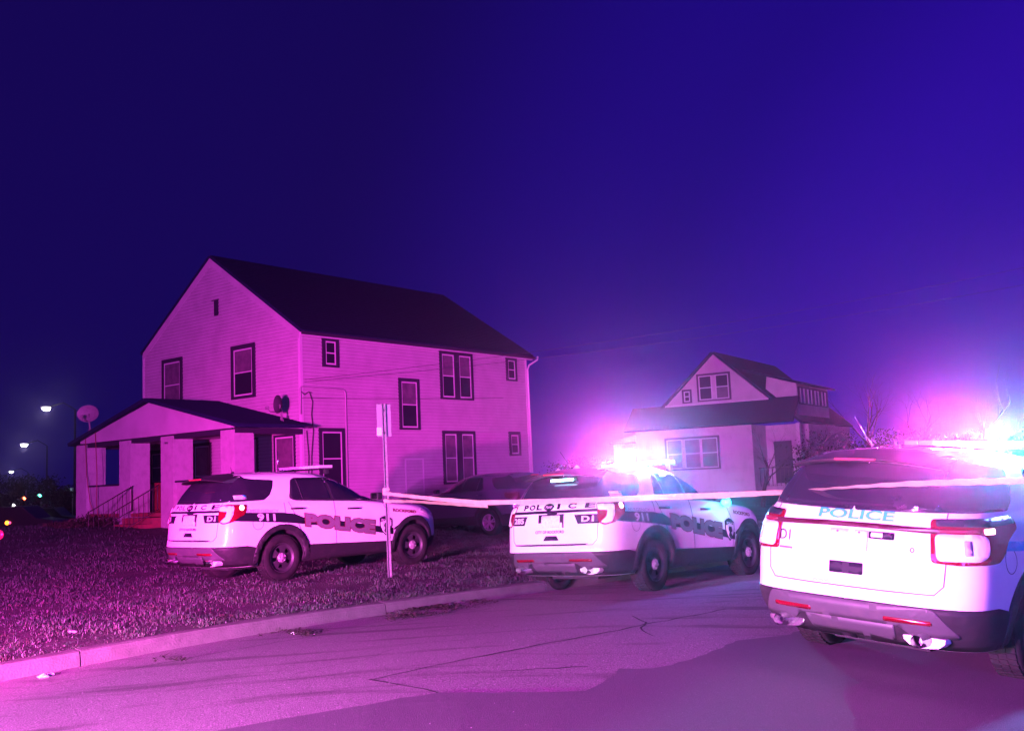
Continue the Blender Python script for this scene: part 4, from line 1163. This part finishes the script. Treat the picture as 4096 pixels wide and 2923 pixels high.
# skirt roof over the front wall
MB().prism([(-.45, 3.76), (.80, 4.98), (.80, 5.06), (-.52, 3.84)], 'x', -3.95, 4.95).build('skirt_roof', 'shingle', h2)
def slab_y(name, s0, z0, s1, z1, n0, n1, th, parent):
    d = Vector((s1 - s0, z1 - z0)).normalized(); n = Vector((-d.y, d.x))
    if n.y < 0: n = -n
    return MB().prism([(s0, z0), (s1, z1), (s1 + n.x * th, z1 + n.y * th), (s0 + n.x * th, z0 + n.y * th)], 'y', n0, n1).build(name, 'shingle', parent)
rr = slab_y('roof', -3.55, 3.72, .70, 7.55, .70, 10.9, .12, h2)
slab_y('roof', 4.95, 3.72, .70, 7.55, .70, 10.9, .12, h2)
# shed dormer on the right slope
dm = MB().prism([(3.05, 5.5), (4.62, 4.05), (4.62, 5.72), (3.15, 6.20)], 'y', 1.6, 7.4).build('dormer', 'siding', h2)
MB().prism([(2.0, 6.55), (5.0, 5.62), (5.0, 5.74), (2.0, 6.67)], 'y', 1.35, 7.6).build('dormer_roof', 'shingle', dm)
MB().box(4.62, 4.65, 1.75, 7.3, 4.72, 5.60).build('dormer_band', 'navy', dm)
for i in range(4):
    n0 = 2.05 + i * 1.32
    MB().box(4.65, 4.68, n0, n0 + .12, 4.78, 5.52).box(4.65, 4.68, n0 + .62, n0 + .74, 4.78, 5.52).build('dormer_sash', 'sash', dm)
    MB().box(4.65, 4.66, n0 + .13, n0 + .61, 4.80, 5.50).build('dormer_pane', 'pane', dm)
hw2 = lambda a0, a1, z0, z1, **k: None
def win2(a0, a1, z0, z1, n, lights, trim=.10, upper='blind', lower='pane'):
    w = MB().box(a0, a1, n - .05, n, z1 - trim, z1).box(a0, a1, n - .05, n, z0, z0 + trim * .7).box(a0, a0 + trim, n - .05, n, z0 + trim * .7, z1 - trim).box(a1 - trim, a1, n - .05, n, z0 + trim * .7, z1 - trim).build('window', 'navy', h2)
    b0, b1 = z0 + trim * .7, z1 - trim; s = .055
    for i, (p, q) in enumerate(lights):
        zm = (b0 + b1) / 2
        MB().box(p, p + s, n - .04, n, b0, b1).box(q - s, q, n - .04, n, b0, b1).box(p + s, q - s, n - .04, n, b0, b0 + s).box(p + s, q - s, n - .04, n, b1 - s, b1).box(p + s, q - s, n - .035, n, zm - .025, zm + .025).build('sash', 'sash', w)
        MB().box(p + s, q - s, n - .02, n, zm + .025, b1 - s).build('pane', upper[i] if isinstance(upper, tuple) else upper, w)
        MB().box(p + s, q - s, n - .02, n, b0 + s, zm - .025).build('pane', lower[i] if isinstance(lower, tuple) else lower, w)
    return w
win2(-1.87, 1.06, 1.70, 3.36, 0, [(-1.77, -.92), (-.82, .06), (.08, .96)], upper='blind', lower='blind')
win2(-.25, 1.55, 5.14, 6.56, .80, [(-.15, .56), (.74, 1.45)], upper=('pane', 'pane'), lower=('pane', 'blind'))
win2(-1.09, -.56, 5.12, 5.83, .80, [(-.99, -.66)], upper='pane')
# recessed entry with railing, steps
en = MB().box(2.9, 4.9, .6, 2.19, .2, .75).build('entry_floor', 'masonry', h2)
MB().box(3.1, 4.0, 2.15, 2.2, .85, 2.95).build('entry_door', 'navy', h2)
ra = MB().box(2.75, 4.9, .58, .62, 1.62, 1.67).build('railing', 'iron', h2)
for i in range(11):
    MB().box(2.80 + .2 * i, 2.83 + .2 * i, .585, .615, .75, 1.62).build('baluster', 'iron', ra)
MB().box(4.75, 4.92, .55, .72, .75, 3.74).build('post', 'sash', h2)
# lower side wing on the left
an = MB().box(-6.0, -3.52, 2.4, 6.0, .2, 3.25).build('side_wing', 'stucco', h2)
MB().prism([(2.2, 3.26), (6.2, 3.9), (6.2, 4.0), (2.2, 3.38)], 'x', -6.15, -3.5).build('wing_roof', 'shingle', an)
MB().box(-5.45, -4.0, 2.36, 2.40, .9, 3.05).build('wing_door', 'navy', an)
MB().box(-5.30, -4.15, 2.33, 2.36, 1.1, 2.85).build('wing_pane', 'blind', an)

# ================================================================== bare trees, hedges
MT['bark'] = mat('bark', (0.03, 0.024, 0.022), 0.95, noise=(8, (0.05, 0.04, 0.035), .4, .7))
MT['leaf'] = mat('dark leaves', (0.014, 0.02, 0.011), 0.9, spec=0.1, noise=(1.2, (0.03, 0.034, 0.02), .4, .65))
def tree(label, x, y, h, seed, leafy=0.0, spread=.5, group='bare trees beyond the street'):
    rnd = random.Random(seed)
    z0 = ground_h(x, y) - .1
    t = thing('bare_tree' if leafy < .5 else 'tree', label, 'tree', (x, y, z0), (0, 0, rnd.uniform(0, 6)), group)
    tr = MB(); tw = MB(); tips = []
    def grow(p, d, L, r, lev):
        n = 4; pts = [p]; rad = [r]
        for i in range(n):
            d = (d + Vector((rnd.uniform(-1, 1), rnd.uniform(-1, 1), rnd.uniform(-.4, .7))) * .16).normalized()
            p = p + d * L / n; pts.append(p); rad.append(r * (1 - .13 * (i + 1)))
        (tr if lev < 2 else tw).tube(pts, rad, 7 if lev < 2 else 4, caps=False)
        if lev >= 4: tips.append(p); return
        for k in range(rnd.choice((3, 4)) if lev else 5):
            q = pts[rnd.choice((2, 3, 4)) if lev else rnd.choice((2, 3, 4, 4))]
            a = rnd.uniform(0, 2 * PI); e = rnd.uniform(.35, .95) * spread * 1.6
            o = d.orthogonal().normalized(); o2 = d.cross(o)
            nd = (d + (o * math.cos(a) + o2 * math.sin(a)) * math.tan(min(e, 1.2))).normalized()
            grow(q, nd, L * rnd.uniform(.55, .78), rad[-1] * rnd.uniform(.5, .7), lev + 1)
        if lev >= 2: tips.append(p)
    grow(Vector((0, 0, 0)), Vector((0, 0, 1)), h * .36, h * .022, 0)
    tr.build('trunk', 'bark', t, fix=False)
    if leafy:
        for p in tips:
            for k in range(int(leafy * 9)):
                c = p + Vector((rnd.gauss(0, .3), rnd.gauss(0, .3), rnd.gauss(0, .25))); b = rnd.uniform(0, 6.3); e = rnd.uniform(-1, 1); l = rnd.uniform(.08, .17)
                d = Vector((math.cos(b) * math.cos(e), math.sin(b) * math.cos(e), math.sin(e))) * l; w = d.cross(Vector((rnd.random(), rnd.random(), rnd.random() + .1))).normalized() * l * .5
                tw.add([c - d, c + w, c + d, c - w], [(0, 1, 2, 3)])
    stuff(tw.build('crown', 'leaf' if leafy else 'bark', t, fix=False))
    return t
tree('bare small tree crossing the right corner of the bungalow', 9.3, 38.0, 4.4, 3, 0, .62)
tree('tall bare tree just right of the bungalow entry', 14.2, 47.0, 6.0, 5, 0, .55)
tree('bare tree behind the roof of the nearest police SUV', 17.5, 44.0, 6.0, 8, 0, .6)
tree('bare tree at the far right beyond the street', 24.5, 52.0, 8.0, 11, 0, .55)
tree('bare tree rising behind the lit roof bar of the nearest car', 20.5, 58.0, 9.0, 14, 0, .5)
def hedge(label, pts, h, w, seed, name='hedge', m='leaf', dens=900):
    rnd = random.Random(seed); mb = MB()
    L = sum(math.dist(a, b) for a, b in zip(pts[:-1], pts[1:]))
    for a, b in zip(pts[:-1], pts[1:]):
        d = math.dist(a, b)
        for k in range(int(d * dens)):
            t = rnd.random(); x = a[0] + (b[0] - a[0]) * t + rnd.gauss(0, w / 2.5); y = a[1] + (b[1] - a[1]) * t + rnd.gauss(0, w / 2.5)
            hh = h * (.75 + .25 * math.sin(t * 9 + seed) * math.sin(t * 23)); z = ground_h(x, y) + hh * rnd.random() ** .8
            bb = rnd.uniform(0, 6.3); e = rnd.uniform(-1.2, 1.2); l = rnd.uniform(.04, .10)
            dd = Vector((math.cos(bb) * math.cos(e), math.sin(bb) * math.cos(e), math.sin(e))) * l; ww = dd.cross(Vector((rnd.random(), rnd.random(), rnd.random() + .1))).normalized() * l * .45
            c = Vector((x, y, z)); mb.add([c - dd, c + ww, c + dd, c - ww], [(0, 1, 2, 3)])
    return tag(mb.build(name, m, fix=False), label, name.replace('_', ' '))
hedge('dense dark hedge row closing the view beyond the bungalow', [(15.5, 56), (22, 54), (34, 60)], 3.4, 1.2, 4, dens=1100)
hedge('dusky overgrown bushes at the right corner of the bungalow', [(13.2, 46.2), (16.5, 45.5), (21, 49)], 3.1, 1.1, 9, dens=1300)
hedge('dark bushes behind the gap between the two houses', [(2.6, 60), (6, 59)], 2.2, 1.4, 6, dens=900)

# ================================================================== sign post, barrier tape
sx, sy = -2.10, 16.05
sz = ground_h(sx, sy)
sign = thing('sign_post', 'galvanised sign post in the grass with parking signs seen from behind', 'sign', (sx, sy, sz), (0, math.radians(-.6), math.radians(28)))
ch = MB()
ch.box(-.022, .022, -.005, .0, -.2, 2.77).box(-.022, -.018, -.030, -.005, -.2, 2.77).box(.018, .022, -.030, -.005, -.2, 2.77).box(-.034, -.022, -.035, -.030, -.2, 2.77).box(.022, .034, -.035, -.030, -.2, 2.77)
po = ch.build('post', 'galv', sign)
for i in range(26):
    MB().lathe([(.006, -.002), (.006, .002)], 'y', (0, -.006, .25 + i * .095), 8).build('bolt_hole', 'well', po)
MB().box(-.105, .135, .004, .010, 2.24, 2.765).build('sign_plate', 'sign_back', sign, bevel=.001)
MB().box(-.12, -.034, -.012, -.007, 2.26, 2.39).build('small_sign_plate', 'sheet_white', sign, bevel=.001)
for zz in (2.3, 2.66):
    MB().lathe([(.012, -.045), (.012, .02)], 'y', (0, 0, zz), 8).build('bolt', 'chrome', sign)

def ribbon(pts, name, label, width=.075, steps=10):
    """pts: (x,y,z,tilt,width factor)"""
    n = len(pts); vs = []; fs = []
    A = np.array(pts, float); T = np.arange(n)
    tt = np.linspace(0, n - 1, (n - 1) * steps + 1)
    B = np.stack([pchip(T, A[:, i], tt) if False else np.array([pchip(T, A[:, i], t) for t in tt]) for i in range(4)], 1)
    for i in range(len(B)):
        p = Vector(B[i, :3]); d = (Vector(B[min(i + 1, len(B) - 1), :3]) - Vector(B[max(i - 1, 0), :3])).normalized()
        up_ = Vector((0, 0, 1)); sd_ = d.cross(up_).normalized(); tl = B[i, 3]
        w = (up_ * math.cos(tl) + sd_ * math.sin(tl)) * width / 2
        nn = d.cross(w).normalized() * .0012
        w += Vector((0, 0, .002 * math.sin(i * 1.3)))
        vs += [p - w - nn, p + w - nn, p + w + nn, p - w + nn]
    for i in range(len(B) - 1):
        for k in range(4):
            fs.append((4 * i + k, 4 * i + 4 + k, 4 * i + 4 + (k + 1) % 4, 4 * i + (k + 1) % 4))
    fs += [(0, 1, 2, 3), tuple(4 * (len(B) - 1) + k for k in (3, 2, 1, 0))]
    return tag(MB().add(vs, fs, False).build(name, 'tape'), label, 'barrier tape')
def bgp(px, py, Y):
    d = _r2 * ((px - 2048) / 3960.76) - _u2 * ((py - 1461.5) / 3960.76) + _f
    t = Y / d.y; return d.x * t, Y, 1.66 + d.z * t
TP = [(1535, 1972, 16.0, .25), (1640, 1984, 15.4, .4), (1800, 2000, 14.6, .15), (1960, 2009, 13.8, .0), (2300, 2001, 12.4, .1), (2600, 1989, 11.2, .2), (2900, 1979, 9.9, .55),
      (3120, 1968, 8.9, .9), (3300, 1955, 8.0, 1.36), (3480, 1943, 7.3, 1.2), (3700, 1932, 6.6, .95), (3900, 1926, 6.1, .9), (4096, 1920, 5.6, 1.0), (4400, 1905, 5.0, .8)]
ribbon([(*bgp(a, b, c), t) for a, b, c, t in TP], 'barrier_tape', 'pale plastic police tape stretched from the sign post past the two nearer cars', .062)
ribbon([(*bgp(a, b, c), t) for a, b, c, t in ((1535, 2003, 16.0, .3), (1640, 2005, 15.45, .9), (1760, 2012, 14.85, .8), (1880, 2019, 14.2, .5), (1950, 2022, 13.9, .3))],
       'barrier_tape', 'short lower strand of pale tape tied to the sign post', .06)
MB().box(-.05, .05, -.045, .03, 1.30, 1.42).build('tape_knot', 'tape', sign, bevel=.02)

# ================================================================== litter and debris
MT['litter'] = mat('pale litter', (0.6, 0.56, 0.55), 0.7)
MT['debris'] = mat('dead leaves and grit', (0.05, 0.035, 0.025), 0.95)
def crumple(name, label, x, y, z, r, m='litter'):
    rnd = random.Random(hash((round(x, 2), round(y, 2))) & 0xffff); bm = bmesh.new(); bmesh.ops.create_icosphere(bm, subdivisions=2, radius=r)
    for v in bm.verts: v.co = Vector((v.co.x * rnd.uniform(.7, 1.5), v.co.y * rnd.uniform(.5, 1), v.co.z * rnd.uniform(.25, .6)))
    me = bpy.data.meshes.new(name); bm.to_mesh(me); bm.free(); me.materials.append(MT[m]); o = link(me, name); o.location = (x, y, z)
    return tag(o, label, 'litter')
def gzpt(px, py, h=0.0):
    """ground point seen at a pixel of the 4096 px photograph"""
    d = _r2 * ((px - 2048) / 3960.76) - _u2 * ((py - 1461.5) / 3960.76) + _f
    z = h
    for _ in range(6):
        t = (z - 1.66) / d.z; x, y = d.x * t, d.y * t; z = ground_h(x, y) + h
    return x, y, z
for i, (px, py, r, lb) in enumerate(((175, 2640, .045, 'crumpled pale litter lying on the kerb'), (205, 2632, .03, 'small scrap of pale litter beside the crumpled one on the kerb'), (1800, 2421, .035, 'pale scrap lying on the dead leaves by the kerb'), (290, 2530, .04, 'pale scrap lying in the grass'), (1175, 2535, .028, 'flat pale scrap in the gutter'))):
    x, y, z = gzpt(px, py); crumple('litter', lb, x, y, z + .012, r)
mb = MB(); rnd = random.Random(5)
for c0, sx_, n in (((1700, 2430), 120, 1500), ((1610, 2440), 60, 300), ((1190, 2535), 70, 260), ((1880, 2410), 80, 300), ((700, 2640), 60, 60)):
    for i in range(n):
        x, y, z = gzpt(c0[0] + rnd.gauss(0, sx_ / 1.6), c0[1] + rnd.gauss(0, 6.5)) if i % 6 == 0 else (x + rnd.uniform(-.05, .05), y + rnd.uniform(-.03, .03), z)
        if kerb_d(x, y)[0] > -.01: continue
        b = rnd.uniform(0, 6.3); l = rnd.uniform(.010, .035); hz = rnd.random() * .035
        d = Vector((math.cos(b), math.sin(b), rnd.uniform(-.4, .4))) * l; w = Vector((-math.sin(b), math.cos(b), rnd.uniform(-.4, .4))) * l * .45
        c = Vector((x, y, z + .008 + hz)); mb.add([c - d, c + w, c + d, c - w], [(0, 1, 2, 3)])
stuff(tag(mb.build('dead_leaves', 'debris', fix=False), 'dark drift of dead leaves and grit in the gutter by the kerb', 'leaves'))
mb = MB()
for i in range(170):
    px, py = rnd.uniform(0, 4000), rnd.uniform(2450, 2920); x, y, z = gzpt(px, py)
    if kerb_d(x, y)[0] > -.05: continue
    l = rnd.uniform(.0025, .006); a = rnd.uniform(0, 6)
    mb.add([(x + l * math.cos(a), y + l * math.sin(a), z + .008), (x + l * math.cos(a + 2.1), y + l * math.sin(a + 2.1), z + .008), (x + l * math.cos(a + 4.2), y + l * math.sin(a + 4.2), z + .008), (x, y, z + .0115)], [(0, 1, 3), (1, 2, 3), (2, 0, 3)])
stuff(tag(mb.build('road_grit', 'litter', fix=False), 'scattered pale grit and pebbles on the street', 'grit'))

# ================================================================== grass
def grass(name, label, n, dmin, dmax, smin, smax, power, hl, colr, seed, spread=1.0):
    g = np.random.default_rng(seed)
    d = dmin + (dmax - dmin) * g.random(n) ** power; s = smin + (smax - smin) * g.random(n)
    x, y = kerb(s, d)
    cl = np.sin(x * 3.1 + 1.2 * np.sin(y * 2.3)) * np.sin(y * 3.7 + x) ; cl2 = np.sin(x * 9.3 + 2 * np.sin(y * 7)) * np.sin(y * 8.1 + 1.5 * x)
    cl3 = np.sin(x * 1.3 + 2.1 * np.sin(y * .9 + 1)) * np.sin(y * 1.7 - .6 * x)
    keep = (g.random(n) < .50 + .25 * cl + .22 * cl2 + .38 * cl3) & (y > 5) & (abs(x) < y * .62 + 2)
    # nothing inside the cars' wheels and bodies: blades there are pressed down
    x, y, d, cl, cl2, cl3 = x[keep], y[keep], d[keep], cl[keep], cl2[keep], cl3[keep]; n = len(x)
    z = np.where(d > .14, lawn_h(x, y), 0) - .004
    L = (hl[0] + (hl[1] - hl[0]) * g.random(n) ** 1.5) * (1 + .35 * cl + .35 * cl2 + .3 * cl3)
    a = g.random(n) * 2 * PI; b = g.random(n) * 2 * PI; lean = (.15 + .75 * g.random(n)) * spread
    w = (.0028 + .0022 * g.random(n)) * (1 + d * .05)
    wx, wy = np.cos(a) * w, np.sin(a) * w; lx, ly = np.cos(b) * L * lean, np.sin(b) * L * lean
    V = np.empty((n, 5, 3))
    V[:, 0] = np.stack([x - wx, y - wy, z], 1); V[:, 1] = np.stack([x + wx, y + wy, z], 1)
    V[:, 2] = np.stack([x + wx * .8 + lx * .35, y + wy * .8 + ly * .35, z + L * .6], 1); V[:, 3] = np.stack([x - wx * .8 + lx * .35, y - wy * .8 + ly * .35, z + L * .6], 1)
    V[:, 4] = np.stack([x + lx, y + ly, z + L * (1 - .35 * lean)], 1)
    o = np.arange(n) * 5
    me = bpy.data.meshes.new(name)
    me.vertices.add(n * 5); me.vertices.foreach_set('co', V.reshape(-1))
    me.loops.add(n * 7); me.polygons.add(n * 2)
    lp = np.stack([o, o + 1, o + 2, o + 3, o + 3, o + 2, o + 4], 1).reshape(-1)
    me.loops.foreach_set('vertex_index', lp)
    st = np.stack([np.arange(n) * 7, np.arange(n) * 7 + 4], 1).reshape(-1)
    me.polygons.foreach_set('loop_start', st)
    me.update(calc_edges=True); me.validate()
    me.materials.append(MT[colr]); o_ = link(me, name)
    return stuff(tag(o_, label, 'grass'))
MT['grass'] = mat('grass blades', (0.022, 0.060, 0.032), 0.6, noise=(1.7, (0.055, 0.085, 0.06), .42, .62))
MT['straw'] = mat('dry grass blades', (0.095, 0.11, 0.088), 0.7, noise=(2.5, (0.08, 0.07, 0.035), .4, .65))
grass('lawn_grass', 'short uneven green grass covering the lawn', 230000, .12, 15, -9, 19, 1.35, (.02, .062), 'grass', 11)
grass('dry_grass', 'dry straw coloured blades scattered through the lawn', 120000, .12, 13, -9, 17, 2.3, (.015, .05), 'straw', 12, 1.4)
grass('far_grass', 'rough grass towards the house and the driveway', 60000, 8, 26, -6, 30, .9, (.04, .09), 'grass', 13)

# ================================================================== far left: street, lamps, signals, vehicles
MT['lum'] = emis('street lamp lens', (0.95, 0.95, 1.0), 40)
MT['sig_green'] = emis('green signal', (0.1, 1.0, 0.62), 14)
MT['sig_red'] = emis('red signal', (1.0, 0.16, 0.06), 16)
MT['amber'] = emis('amber marker', (1.0, 0.28, 0.02), 6)
MT['head'] = emis('white headlamp', (1.0, 0.95, 1.0), 12)
MT['tail'] = emis('tail lamp', (1.0, 0.05, 0.2), 4)
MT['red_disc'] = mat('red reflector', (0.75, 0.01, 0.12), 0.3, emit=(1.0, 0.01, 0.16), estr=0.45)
MT['far_car'] = mat('far dark car', (0.010, 0.010, 0.014), 0.5)
MT['far_wall'] = mat('far pale wall', (0.30, 0.28, 0.28), 0.85, noise=(.5, (0.2, 0.18, 0.18), .4, .7))
GZ = -1.4
def street_lamp(px, py, Y, side, label, r=.22):
    x, y, z = bgp(px, py, Y)
    t = thing('street_lamp', label, 'street lamp', (x + side * 2.2, y, GZ), group='far street lamps')
    H = z - GZ
    MB().tube([(0, 0, 0), (0, 0, H - .2)], [.11, .07], 8).build('pole', 'well', t)
    MB().tube([(0, 0, H - .2), (-side * .9, 0, H + .35), (-side * 1.9, 0, H + .12)], .05, 6).build('arm', 'well', t)
    hd = MB().box(-side * 2.2 - .38, -side * 2.2 + .38, -.17, .17, H + .02, H + .16).build('lamp_head', 'galv', t, bevel=.04)
    MB().lathe([(0, -.22), (r * .8, -.16), (r, 0), (0, .01)], 'z', (-side * 2.2, 0, H + .015), 14).build('lamp_lens', 'lum', hd)
    lamp('street_light', 'POINT', (-side * 2.2, -.1, H - .35), 45, (.75, .8, 1.0), .2, t)
street_lamp(185, 1632, 75, 1, 'highest far street lamp, nearest the porch', .30)
street_lamp(97, 1778, 95, 1, 'middle far street lamp left of the porch', .30)
street_lamp(45, 1885, 130, 1, 'lowest and farthest street lamp at the left edge', .22)
street_lamp(30, 2013, 170, 1, 'tiny street lamp far down the street', .2) if False else None
def signal(px, py, Y, on, label):
    x, y, z = bgp(px, py, Y)
    t = thing('traffic_light', label, 'traffic light', (x, y, GZ), group='far traffic lights')
    MB().tube([(0, .25, 0), (0, .25, z - GZ + .7)], .07, 8).build('pole', 'galv', t)
    k = {'sig_red': 0, 'sig_green': 2}[on]
    c = z + .36 * k - GZ      # centre of the top aspect
    hs = MB().box(-.19, .19, 0, .2, c - .92, c + .2).build('signal_housing', 'trim', t, bevel=.02)
    for i, m in enumerate(('sig_red', 'amber', 'sig_green')):
        MB().lathe([(0, -.05), (.09, -.04), (.13, 0)], 'y', (0, 0, c - .36 * i), 16).build('signal_lens', m if m == on else 'well', hs)
        MB().lathe([(.15, -.18), (.15, .0)], 'y', (0, 0, c - .36 * i), 12, arc=PI, closed=False).build('visor', 'trim', hs)
signal(98, 1992, 88, 'sig_red', 'red traffic light far down the street')
signal(160, 1981, 80, 'sig_green', 'green traffic light far down the street')
def far_car(label, px, py, Y, lamps, L=4.4, H=1.5, yaw=0):
    x, y, z = bgp(px, py, Y); zb = z - .75
    t = thing('car', label, 'car', (x, y, zb), (0, 0, yaw), 'far vehicles at the left')
    prof = [(-L / 2, .25), (-L / 2, .75), (-L / 2 + .5, .85), (-L * .28, H), (L * .15, H), (L * .30, .92), (L / 2 - .05, .78), (L / 2, .3)]
    MB().prism(prof, 'y', -.85, .85).build('body', 'far_car', t, bevel=.06)
    for wx in (-L * .3, L * .3):
        for wy in (-.8, .8):
            MB().lathe([(0, -.1), (.32, -.1), (.32, .1), (0, .1)], 'y', (wx, wy, .32), 16).build('wheel', 'rubber', t)
    for lx, lz, m, r in lamps:
        MB().lathe([(0, -.06), (r * .8, -.04), (r, 0)], 'y', (lx, -.87, lz), 14).build('headlight' if m == 'head' else 'marker_light', m, t)
    return t
far_car('far car with a white headlamp beside a pale wall', 52, 2020, 115, [(.5, .75, 'head', .16), (-1.2, .75, 'tail', .10)], 5.0)
far_car('far dark car with two small white lamps left of the porch', 200, 2073, 70, [(-.28, .75, 'head', .075), (.25, .80, 'head', .055), (.20, 1.03, 'head', .04)], 4.0)
far_car('parked dark car with an amber marker lamp at the left', 65, 2087, 48, [(0, .75, 'amber', .10), (.13, .75, 'tail', .06)], 4.4)
x, y, z = bgp(-5, 2138, 23)
rm = thing('reflector_post', 'round pinkish red reflector on a stake at the left edge of the lawn', 'reflector', (x, y, ground_h(x, y)))
MB().tube([(0, .02, -.1), (0, .02, z - ground_h(x, y) + .1)], .02, 8).build('stake', 'galv', rm)
MB().lathe([(0, -.02), (.105, -.02), (.115, -.01), (.115, .01), (0, .01)], 'y', (0, 0, z - ground_h(x, y)), 28).build('disc', 'red_disc', rm)
x, y, z = bgp(280, 1957, 80)
sg = thing('street_sign', 'small pale street name sign on a pole left of the porch', 'sign', (x, y, GZ), (0, 0, .1))
MB().tube([(.2, 0, 0), (.2, 0, z - GZ + .1)], .035, 8).build('pole', 'galv', sg)
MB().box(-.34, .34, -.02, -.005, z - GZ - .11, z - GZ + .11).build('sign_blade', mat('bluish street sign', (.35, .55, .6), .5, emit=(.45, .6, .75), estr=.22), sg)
x0, y0, z0 = bgp(-60, 2046, 125); x1, y1, z1 = bgp(108, 2040, 125)
tag(MB().box(x0, x1, 125, 125.4, GZ, 1.25).build('low_wall', 'far_wall'), 'long low pale wall far down the street at the left', 'wall')
x0, _, _ = bgp(130, 2030, 118); x1, _, _ = bgp(188, 2030, 118)
tag(MB().box(x0, x1, 118, 120, GZ, .9).box(x0 - .2, x1 + .2, 117.9, 120.1, .9, 1.05).build('shed', 'far_wall'), 'small pale far shed between the signals and the porch', 'shed')
bl = thing('far_building', 'dim long low building behind the far traffic lights', 'building', (bgp(60, 1990, 160)[0], 162, GZ))
MB().box(-16, 9, 0, 8, 0, 4.0).build('wall', 'far_car', bl)
MB().box(-16.4, 9.4, -.4, 8.4, 4.0, 4.25).build('roof', 'galv', bl)
for i in range(6):
    MB().box(-14 + i * 3.6, -11.8 + i * 3.6, -.05, 0, 1.6, 2.8).build('window', 'blind', bl)
for i, (px, Y, h, lb) in enumerate(((215, 74, 5.5, 'dark leafless tree nearest the porch at the left'), (120, 98, 6.5, 'dark tree behind the green signal'), (10, 105, 7.5, 'dark tree at the left edge by the lamps'), (262, 90, 4.5, 'low dark tree beside the street name sign'))):
    x, y, z = bgp(px, 2050, Y)
    t = tree(lb, x, y, h, 30 + i, .5, .5, 'dark trees at the far left'); t.location.z = GZ

# ================================================================== volume added to make a glow round the lamps
hz = MB().box(-330, 330, -115, 340, -2.9, 16).build('glow_haze', 'siding')
hz.data.materials.clear()
hm = bpy.data.materials.new('night haze'); hm.use_nodes = True
hn = hm.node_tree
for n in list(hn.nodes):
    if n.type != 'OUTPUT_MATERIAL': hn.nodes.remove(n)
pv = hn.nodes.new('ShaderNodeVolumePrincipled')
pv.inputs['Color'].default_value = (.88, .68, 1.0, 1)
pv.inputs['Density'].default_value = 0.0013
pv.inputs['Anisotropy'].default_value = 0.955
hn.links.new(pv.outputs['Volume'], [n for n in hn.nodes if n.type == 'OUTPUT_MATERIAL'][0].inputs['Volume'])
hz.data.materials.append(hm); stuff(hz)
